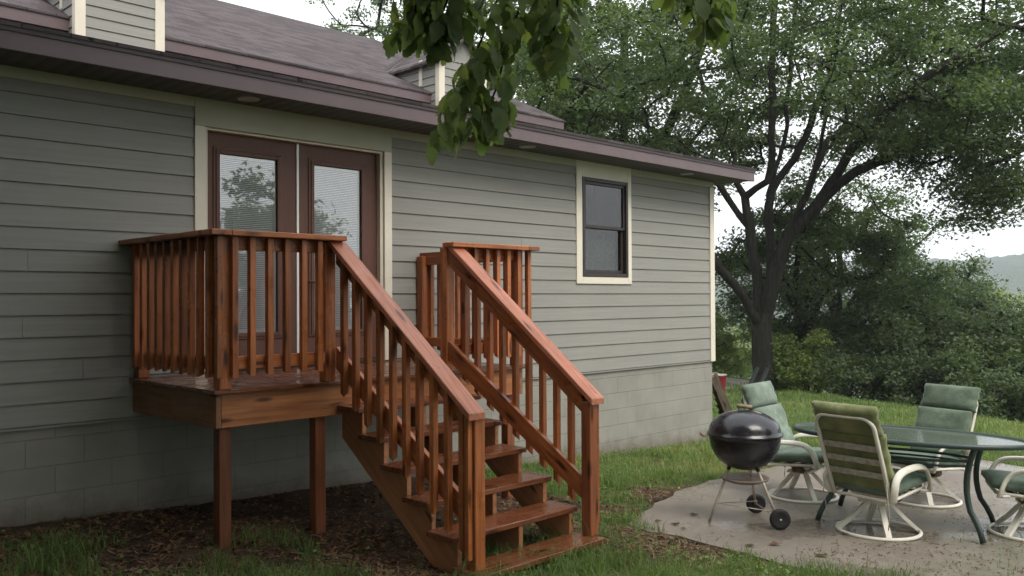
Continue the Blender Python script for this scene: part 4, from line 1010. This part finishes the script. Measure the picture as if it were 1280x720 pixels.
def bush_tree(label, a, d, H, W, seed, leaf_n, leaf_size, m, name='leafy_tree', group=None, low=.12, trunk=.2, nt=70, tb=.45, depth=None, lean=0, clump=(.8, .45), lo=.55, base_z=None):
    x, y = site(a, d); z = float(ground_z(x, y)) - .1 if base_z is None else base_z
    rg = np.random.default_rng(seed)
    Lb = limb((0, 0, 0), (lean * .3, 0, H * .22), (lean * .7 + rg.normal() * .2, rg.normal() * .2, H * .45), (lean, rg.normal() * .3, H * .75))
    limbs = [Lb]
    for k in range(4):
        an = k * 1.57 + rg.uniform(0, 1); limbs.append(limb((lean * .35, 0, H * rg.uniform(.2, .4)), (lean * .6 + math.cos(an) * W * .25, math.sin(an) * W * .25, H * .5), (lean + math.cos(an) * W * .6, math.sin(an) * W * .6, H * rg.uniform(.55, .8))))
    cz = H * (low + 1) / 2
    Tg = shell(nt, loc3(lean, 0, cz), (W, W if depth is None else depth, H * (1 - low) / 2), rg, lo)
    return grow_tree(name, label, (x, y, z), limbs, Tg, leaf_n, leaf_size, m, seed, clump=clump, trunk_r=trunk, group=group, tonebase=tb, tip=.012)
# trees behind the house
bush_tree('broad tree rising behind the right end of the roof', 4.2, 33, 17.5, 6.2, 21, 50000, .15, M['leaf'], nt=210, low=.3, trunk=.36, clump=(.95, .5), lo=.3)
bush_tree('sparse tree top showing over the roof ridge', -5.6, 45, 21.0, 5.2, 22, 17000, .17, M['leaf'], nt=95, low=.45, trunk=.3, clump=(.8, .4), lo=.3)
bush_tree('tree behind the dormer nearest the hanging branch', -.6, 39, 19, 4.6, 23, 22000, .16, M['leaf_d'], nt=110, low=.3, trunk=.3)
# slope below the lawn
GW = 'trees on the slope below the lawn'
for args in (
    ('tall leafy tree behind the big trunk with a ragged open crown', 13.3, 35.5, 9.5, 3.9, 31, 36000, .15, M['leaf'], 'leafy_tree', GW, .12, .3, 165),
    ('dark spreading tree with a low side branch behind the far chair', 13.4, 28.5, 4.9, 3.5, 32, 36000, .14, M['leaf_d'], 'leafy_tree', GW, .1, .25, 140),
    ('dark leafy tree at the right edge of the lawn', 15.6, 27.0, 4.9, 3.0, 33, 26000, .14, M['leaf'], 'leafy_tree', GW, .05, .2, 100),
    ('rounded small crown standing up before the blue ridge', 21.4, 42.0, 9.2, 1.6, 34, 8000, .17, M['leaf'], 'leafy_tree', GW, .3, .2, 60),
    ('shadowy tree just right of the big trunk', 10.2, 31.0, 7.2, 3.2, 35, 26000, .14, M['leaf_d'], 'leafy_tree', GW, .08, .22, 100),
    ('loose green tree on the slope at the far right', 22.8, 37.0, 6.2, 3.6, 36, 22000, .17, M['leaf'], 'leafy_tree', GW, .05, .2, 90),
):
    lab, a, d, H, W, sd_, nl, ls, m, nm, g, low, tr, nt = args
    bush_tree(lab, a, d, H, W, sd_, nl, ls, m, nm, g, low, tr, nt, lo=.35)
# understory shrubs
GS = 'shrubs at the edge of the lawn'
for i, (a, d, H, W, m, lab) in enumerate((
    (8.5, 37.0, 3.6, 2.0, 'leaf_y', 'bright green bush between the house corner and the big trunk'),
    (7.4, 34.0, 2.2, 1.5, 'leaf_y', 'green bush behind the bright one by the house corner'),
    (9.0, 27.2, 2.0, 1.3, 'leaf_y', 'low yellowish bush at the foot of the big tree'),
    (10.6, 26.0, 1.9, 1.5, 'leaf_d', 'dark bush right of the big trunk at the lawn edge'),
    (12.0, 24.6, 1.9, 1.5, 'leaf_d', 'dark bush behind the left chairs at the lawn edge'),
    (13.2, 22.8, 2.0, 1.5, 'leaf', 'bush behind the far chair back'),
    (14.0, 21.2, 2.1, 1.5, 'leaf_d', 'dark bush right behind the far chair'),
    (14.2, 19.6, 1.9, 1.4, 'leaf', 'leafy bush at the right end of the lawn edge'),
    (14.0, 24.5, 3.4, 2.0, 'leaf_d', 'taller dark bush standing behind the lawn edge'),
    (16.0, 22.8, 2.6, 2.0, 'leaf', 'tall bush at the far right behind the lawn'))):
    bush_tree(lab, a, d, H, W, 50 + i, 7500, .12, M[m], 'shrub', GS, .0, .05, 40, clump=(.5, .32), lo=.2)
for i, (x, y, H, W) in enumerate(((-.9, 5.6, 2.8, 1.3), (-2.9, 4.9, 3.4, 1.6), (-2.2, 6.0, 3.0, 1.2), (-1.5, 3.5, 2.6, .9), (-1.3, 1.9, 3.0, .9))):  # out-of-view shrubs added to keep light off the left wall
    rg = np.random.default_rng(170 + i); z = float(ground_z(x, y))
    grow_tree('shrub', ['unseen shrub added to shade the left end of the house wall', 'unseen tall shrub left of the viewer, added to block light', 'unseen shrub close against the left house wall, added to shade it', 'unseen low shrub just left of the view, added to block low sky', 'unseen tall shrub beside the overhanging tree, added to block low sky'][i], (x, y, z), [[(0, 0, 0), (0, 0, H * .3), (.1, .1, H * .6)]], shell(45, (0, 0, H * .52), (W, W * .8, H * .46), rg, .2), 9000, .11, M['leaf_d'], 180 + i, clump=(.45, .3), trunk_r=.05, group='unseen shrubs added to darken the left house wall', cat='shrub')
# trees standing in the valley
GV = 'trees in the valley below'
vl = ['yellow green valley tree catching the light at the right', 'pale green valley tree beside the yellow one', 'rounded valley tree low at the far right', 'valley tree seen left of the big trunk', 'hazy valley tree close beside the house corner', 'hazy valley tree far behind the bright bush', 'dull green valley tree under the ridge', 'broad valley tree before the ridge']
for i, (a, d, H, W, m) in enumerate(((46, 88, 20.8, 6, 'leaf_y'), (53, 92, 19.6, 7, 'leaf_y'), (44, 72, 14.5, 6, 'leaf'), (23.5, 92, 13, 6, 'leaf_y'), (20.5, 75, 10.5, 5, 'leaf_y'), (26, 120, 17.5, 7, 'leaf'), (62, 115, 22.5, 7, 'leaf_y'), (58, 100, 22, 7, 'leaf'))):
    bush_tree(vl[i], a, d, H, W, 80 + i, 9000, .42, M[m], 'valley_tree', GV, .1, .3, 75, clump=(1.7, 1.0), lo=.4)
# first tree mirrored in the doors; others behind, unseen, added to block sky light
GO = 'trees round the far side of the yard'
for i, (x, y, H, W, lab) in enumerate(((15.4, -13.6, 9.0, 3.5, 'round tree across the side lawn, mirrored in the doors'), (-6.5, -7.5, 14, 6, 'broad unseen tree behind the viewer, added to block sky light'), (-10, 2.5, 13, 5.5, 'tall unseen tree at the far left of the yard, added to shade the wall'), (0.0, -11.5, 15, 5.8, 'tall unseen tree at the back of the yard, added to block sky light'), (4.0, -19, 15, 5, 'smaller unseen tree at the back of the yard, added to block sky light'))):
    rg = np.random.default_rng(140 + i); z = float(ground_z(x, y))
    Tg = shell(110, (0, 0, H * .56), (W, W, H * .44), rg, .4)
    grow_tree('yard_tree', lab, (x, y, z), [[(0, 0, 0), (0, 0, H * .25), (.2, .1, H * .5), (0, 0, H * .8)]], Tg, 17000, .26, M['leaf_d'], 150 + i, clump=(1.0, .6), trunk_r=.3, group=GO)

# ------------------------------------------------------------------ the tree by the standing point, one branch hanging into view
def near_tree():
    bx, by = -2.7, 2.2; bz = float(ground_z(bx, by)) - .05; base = np.array([bx, by, bz])
    rg = np.random.default_rng(9)
    f = np.array(FW); r = np.array(RT); u = np.array(UP)
    def clear(p):      # crown clumps shade the left yard from outside the camera's view
        q = p + base; dep = q @ f; lat = q @ r; up = q @ u
        return not (dep > -.9 and -.72 * dep - 1.3 < lat < .72 * dep + 2.2 and up < .46 * dep + 2.0)
    Tg = []
    while len(Tg) < 210:
        p = np.array([rg.uniform(-5.5, 7.0), rg.uniform(-6.0, 5.0), rg.uniform(4.2, 9.5)])
        e = ((p - np.array([.6, -.4, 6.2])) / np.array([6.2, 5.6, 3.2]))
        if e @ e < 1 and clear(p) and (p + base)[1] < 6.0: Tg.append(p)
    while len(Tg) < 340:      # low skirt of the crown on the far left, added to darken the wall
        p = np.array([rg.uniform(-4.5, 1.6), rg.uniform(-2.0, 2.6), rg.uniform(2.0, 5.0)])
        if clear(p): Tg.append(p)
    limbs = [[(0, 0, 0), (.05, 0, 1.2), (.1, .05, 2.4), (.3, .0, 3.6), (.5, -.1, 5.2), (.8, -.3, 7.5)],
             [(.1, .05, 2.6), (1.2, .5, 4.2), (2.6, 1.0, 5.4), (4.2, 1.2, 6.4)], [(.2, .0, 3.2), (-1.2, -1.2, 4.6), (-2.6, -2.4, 5.8)], [(.1, 0, 2.8), (-.8, 1.4, 4.0), (-1.8, 2.0, 5.0)]]
    root = grow_tree('overhanging_tree', 'tree beside the viewer whose big toothed leaves hang down before the eaves', base, limbs, Tg, 120000, .18, M['leaf_d'], 91, clump=(.75, .4), trunk_r=.24)
    # hanging branch: limb plus twigs (yard axes: right, away, up from eye height)
    def P(a, d, h): x, y = site(a, d); return np.array([x, y, h])
    main = [base + np.array([1.2, .5, 4.2]), P(-2.4, 1.0, 2.35), P(-1.2, 2.0, 2.1), P(-.3, 2.9, 1.85), P(.15, 3.25, 1.62), P(.55, 3.4, 1.5), P(.85, 3.45, 1.42)]
    tw = [[P(.15, 3.25, 1.62), P(.02, 3.3, 1.30), P(-.08, 3.3, 1.05), P(-.17, 3.28, .82), P(-.24, 3.27, .62)],
          [P(-.3, 2.9, 1.85), P(-.30, 3.1, 1.42), P(-.33, 3.2, 1.2), P(-.36, 3.22, .98)],
          [P(.15, 3.25, 1.62), P(-.12, 3.2, 1.35), P(-.22, 3.2, 1.12), P(-.28, 3.2, .96)],
          [P(.15, 3.25, 1.62), P(.1, 3.35, 1.3), P(.0, 3.38, 1.02), P(-.06, 3.38, .8), P(-.12, 3.38, .66)],
          [P(.4, 3.35, 1.54), P(.2, 3.4, 1.28), P(.17, 3.42, 1.06), P(.15, 3.42, .92)],
          [P(.15, 3.25, 1.62), P(-.02, 3.15, 1.38), P(-.12, 3.12, 1.18)],
          [P(.55, 3.4, 1.5), P(.22, 3.5, 1.3), P(.1, 3.5, 1.1)],
          [P(.85, 3.45, 1.42), P(.80, 3.42, 1.22), P(.77, 3.4, 1.12), P(.76, 3.4, 1.06)],
          [P(.85, 3.45, 1.42), P(.70, 3.42, 1.25), P(.72, 3.4, 1.15)]]
    b = MB(); b.tube([Vector(p) for p in main], [.04, .034, .028, .022, .016, .010, .006], 8)
    for t in tw: b.tube([Vector(p) for p in t], [.007] + [.0045] * (len(t) - 2) + [.0025], 6)
    br = b.build('hanging_branch', M['bark'], root)
    V = []; F = []; T = []
    dens = [19, 14, 17, 17, 13, 12, 9, 6, 4]
    for t, k in zip(tw, dens):
        t = np.array(t)
        for i in range(int(k * 6.0)):
            s = .28 + .72 * rg.uniform() ** .8; q = s * (len(t) - 1); a = min(int(q), len(t) - 2); o = t[a] + (t[a + 1] - t[a]) * (q - a)
            an = rg.uniform(0, 2 * math.pi); sp = rg.uniform(.01, .085)
            o = o + np.array([math.cos(an) * sp, math.sin(an) * sp, -.02])
            L = rg.uniform(.055, .112); W = L * rg.uniform(.5, .66)
            dr = np.array([math.cos(an) * .35, math.sin(an) * .35, -1.0]) + rg.normal(size=3) * .28; dr /= np.linalg.norm(dr)
            nrm = np.array([math.cos(an), math.sin(an), .45]) + rg.normal(size=3) * .35; nrm -= dr * (nrm @ dr); nrm /= np.linalg.norm(nrm); sd = np.cross(nrm, dr)
            m = 11; base_i = sum(len(x) for x in V); vv = []; curl = rg.uniform(-.25, .45); ph = rg.uniform(0, 6)
            for j in range(m):
                c = j / (m - 1); w = W * .5 * (math.sin(math.pi * min(1, c ** .72)) ** .75) * (1 + (.13 if j % 2 else -.10)) if 0 < j < m - 1 else .001
                ctr = o + dr * L * c - nrm * L * curl * c * c; lift = nrm * w * .22
                wv = nrm * .05 * L * math.sin(7 * c + ph)
                tl = dr * L * .04 * (1 if j % 2 else 0)
                vv += [ctr + sd * w + lift + wv + tl, ctr, ctr - sd * w + lift - wv + tl]
            V.append(np.array(vv)); tn = float(np.clip(rg.normal(.4, .16) + (rg.uniform() < .08) * .5, 0, 1)); T += [tn] * len(vv)
            for j in range(m - 1):
                z = base_i + 3 * j; F += [(z, z + 1, z + 4, z + 3), (z + 1, z + 2, z + 5, z + 4)]
    lf = npmesh('leaves', np.vstack(V), np.array(F), M['leaf_near'], tone=T, smooth=True); lf.parent = br
near_tree()

# ------------------------------------------------------------------ grass, litter
def scatter(n, amax, d0, d1, rg, pw=1.6):
    dep = d0 * (d1 / d0) ** (rg.uniform(size=n) ** 1.0)
    lat = rg.uniform(-amax, amax, n) * dep
    x = AX[0] * lat + AD[0] * dep; y = AX[1] * lat + AD[1] * dep
    return x, y, dep
def outside_house(x, y, pad=.02): return ~((y > YW - pad) & (x < XR + pad) & (y < 30))
def blades(name, x, y, z, h, w, lean, tone, m, rg, label):
    n = len(x); a = rg.uniform(0, 2 * np.pi, n); la = rg.uniform(0, 2 * np.pi, n)
    s = np.stack([np.cos(a), np.sin(a), np.zeros(n)], 1) * w[:, None] * .5
    l = np.stack([np.cos(la), np.sin(la), np.zeros(n)], 1) * (lean * h)[:, None]
    b = np.stack([x, y, z], 1); up = np.array([0, 0, 1.0])[None] * h[:, None]
    mid = b + up * .55 + l * .3; tip = b + up * (1 - .35 * lean[:, None]) + l
    v = np.stack([b - s, b + s, mid - s * .75, mid + s * .75, tip], 1).reshape(-1, 3)
    f = ((np.arange(n) * 5)[:, None, None] + np.array([[0, 1, 3], [0, 3, 2], [2, 3, 4]])[None]).reshape(-1, 3)
    return tag(npmesh(name, v, f, m, tone=np.repeat(tone, 5)), label, kind='stuff')
def make_grass():
    rg = np.random.default_rng(4)
    x, y, dep = scatter(620000, .78, 3.0, 30, rg)
    m = grass_mask(x, y); tuft = fbm(x * 2.2, y * 2.2, 61); fine = fbm(x * 7, y * 7, 62, 2)
    keep = outside_house(x, y) & (rg.uniform(size=len(x)) < m ** 1.6 * np.clip(.25 + 1.9 * (fine - .25), .04, 1))
    s = (x - 17.5) * .778 - (y - 4.0) * .628; keep &= s < 3.5
    dp = poly_dist(x, y, PATIO); inn = in_poly(x, y, PATIO); creep = .12 * np.exp(-dp / .06) + .35 * np.clip((fbm(x * 4.5, y * 4.5, 64) - .47 + .22 * (2.7 - y)) * 5, 0, 1) * (y < 3.1) * (x < 8.5) * np.exp(-dp / .75)
    keep &= ~(inn & (rg.uniform(size=len(x)) > creep)) & ~(inn & (rg.uniform(size=len(x)) > .5))
    # sparse tufts on the soil at the left foreground and by the posts
    x2, y2, d2 = scatter(95000, .72, 3.6, 9, rg)
    t2 = fbm(x2 * 2.6, y2 * 2.6, 71); cl = np.clip((t2 - .46) * 7, 0, 1)
    near = ((x2 < 3.4) & (y2 < 6.7) & (y2 + .45 * x2 < 7.2)) | ((y2 < 4.6) & (x2 < 5))
    k2 = near & (rg.uniform(size=len(x2)) < cl) & outside_house(x2, y2) & ~in_poly(x2, y2, PATIO)
    X = np.concatenate([x[keep], x2[k2]]); Y = np.concatenate([y[keep], y2[k2]]); D = np.concatenate([dep[keep], d2[k2]]); Tf = np.concatenate([tuft[keep], t2[k2]])
    n = len(X); Z = ground_z(X, Y) - .005
    h = (.04 + .135 * np.clip(Tf - .2, 0, 1) * 1.5) * rg.uniform(.5, 1.45, n); h = np.where(in_poly(X, Y, PATIO), h * .45, h); Z = np.where(in_poly(X, Y, PATIO), patio_z(X) - .002, Z); tall = rg.uniform(size=n) < .025; h = np.where(tall, h * 1.9, h)
    w = rg.uniform(.0028, .0055, n) * np.clip(D / 5.5, 1, 5)
    lean = rg.uniform(.15, 1.05, n)
    tone = np.clip(.42 + (fbm(X * .9, Y * .9, 63) - .5) * 1.5 + rg.normal(size=n) * .18 + (rg.uniform(size=n) < .09) * .45, 0, 1)
    blades('grass', X, Y, Z, h, w, lean, tone, M['grassblade'], rg, 'patchy wet lawn grass with bare spots')
    # broad leaved weeds between the blades
    x, y, dep = scatter(26000, .78, 3.2, 16, rg); k = outside_house(x, y) & ~in_poly(x, y, PATIO) & (rg.uniform(size=len(x)) < np.clip((fbm(x * 1.7, y * 1.7, 66) - .52) * 8, 0, 1) * np.clip(grass_mask(x, y) + .1, 0, 1))
    X, Y = x[k], y[k]; Pn = np.stack([X, Y, ground_z(X, Y) + rg.uniform(.02, .075, len(X))], 1)
    v, f, t = leaves_np(Pn, .036, rg, np.clip(rg.normal(.45, .2, len(X)), 0, 1), flat=1.3, aspect=.75)
    tag(npmesh('weeds', v, f, M['grassblade'], tone=t), 'low broad leaved weeds scattered through the lawn', kind='stuff')
    # trodden straw
    x, y, dep = scatter(170000, .75, 3.0, 12, rg)
    dpp = poly_dist(x, y, PATIO); g = fbm(x * 2.4, y * 2.4, 81)
    pr = np.clip(.12 + 1.6 * np.exp(-((dpp - .16) / .3) ** 2) * (x < 8.5) + .5 * np.clip((g - .55) * 5, 0, 1) * (1 - grass_mask(x, y)), 0, 1) * .5
    k = outside_house(x, y) & ~in_poly(x, y, PATIO) & (rg.uniform(size=len(x)) < pr) & (y < 6.2)
    X, Y = x[k], y[k]; n = len(X)
    a = rg.uniform(0, 2 * np.pi, n); L = rg.uniform(.03, .1, n); d = np.stack([np.cos(a), np.sin(a), rg.normal(size=n) * .15], 1) * L[:, None]; q = np.stack([-np.sin(a), np.cos(a), np.zeros(n)], 1) * .0022
    b = np.stack([X, Y, ground_z(X, Y) + rg.uniform(.002, .018, n)], 1)
    v = np.stack([b - q, b + q, b + d + q, b + d - q], 1).reshape(-1, 3); f = (np.arange(n) * 4)[:, None] + np.array([[0, 1, 2, 3]])
    tag(npmesh('straw', v, f, M['straw'], tone=np.repeat(rg.uniform(0, 1, n), 4)), 'dry straw and clippings lying on the bare soil', kind='stuff')
    # brown leaf litter below the deck
    x, y, dep = scatter(60000, .75, 3.4, 11, rg)
    k = outside_house(x, y) & ~in_poly(x, y, PATIO) & (rg.uniform(size=len(x)) < (1 - grass_mask(x, y)) * .8 * np.clip(.25 + 2.2 * (fbm(x * 3, y * 3, 91) - .25), 0, 1) + .004)
    X, Y = x[k], y[k]; n = len(X)
    Pn = np.stack([X, Y, ground_z(X, Y) + rg.uniform(.004, .02, n)], 1)
    v, f, t = leaves_np(Pn, .05, rg, rg.uniform(0, 1, n), flat=2.2, aspect=.6)
    tag(npmesh('leaf_litter', v, f, M['deadleaf'], tone=t), 'brown leaf litter and bark crumbs on the soil under the deck', kind='stuff')
    # crumbs on the slab
    n = 2600; x, y, dep = scatter(n * 8, .62, 5.0, 9.5, rg); pr = np.clip((3.4 - y) * .3 + .06 + 1.1 * (fbm(x * 3, y * 3, 93) - .5), .03, 1)
    k = in_poly(x, y, PATIO) & (rg.uniform(size=len(x)) < pr) & (poly_dist(x, y, PATIO) > .02); X, Y = x[k], y[k]
    Pn = np.stack([X, Y, patio_z(X) + .004 + rg.uniform(0, .003, len(X))], 1)
    v, f, t = leaves_np(Pn, .022, rg, rg.uniform(0, 1, len(X)), flat=6, aspect=.6)
    tag(npmesh('crumbs', v, f, M['deadleaf'], tone=t), 'dark specks of plant debris scattered over the slab', kind='stuff')
make_grass()
def wet_leaf(x, y, z, L, a, lab, grp, seed):
    rg = np.random.default_rng(seed); vs = []; fs = []; m = 7
    for j in range(m):
        c = j / (m - 1); w = L * .3 * math.sin(math.pi * c ** .8) * rg.uniform(.75, 1.2) + .001; zz = .004 + .22 * L * (c - .5) ** 2 + rg.uniform(0, .004)
        for s in (-1, 0, 1): px, py = (c - .5) * L, s * w; vs.append((px * math.cos(a) - py * math.sin(a), px * math.sin(a) + py * math.cos(a), zz + abs(s) * w * rg.uniform(.1, .5)))
    for j in range(m - 1):
        for s in (0, 1): q = 3 * j + s; fs.append((q, q + 1, q + 4, q + 3))
    o = npmesh('fallen_leaf', np.array(vs), np.array(fs), M['deadleaf'], tone=np.full(len(vs), rg.uniform(.05, .7)), smooth=True); o.location = (x, y, z)
    tag(o, lab, 'leaf', grp)
rg = np.random.default_rng(15)
for i in range(11): wet_leaf(rg.uniform(2.95, 4.6), rg.uniform(5.6, 6.7), ZD + .002, rg.uniform(.05, .09), rg.uniform(0, 6), 'dark wet fallen leaf lying on the deck boards', 'wet leaves on the deck boards', 200 + i)
for i, (a, d) in enumerate(((1.32, 7.2), (1.36, 7.05), (1.2, 7.3), (1.55, 7.55), (1.75, 6.55), (1.95, 6.6), (2.2, 6.3), (1.15, 6.9), (2.62, 6.95))):
    x, y = site(a, d); wet_leaf(x, y, patio_z(x) + .002, rg.uniform(.05, .1), rg.uniform(0, 6), 'brown fallen leaf lying on the bare front of the slab', 'brown leaves on the slab', 230 + i)

# ------------------------------------------------------------------ haze
b = MB(); b.box(-2500, 2500, -2500, 2500, -62, 150)
n = NT('air_haze'); n.t.nodes.remove(n.b); pv = n.n('ShaderNodeVolumePrincipled'); pv.inputs['Density'].default_value = HAZE if 'HAZE' in globals() else .00045
pv.inputs['Color'].default_value = (.86, .92, 1.0, 1); pv.inputs['Anisotropy'].default_value = .1
n.l(pv.outputs[0], n.out.inputs['Volume'])
tag(b.build('haze', n.m), 'thin damp haze over the yard and valley', kind='stuff')
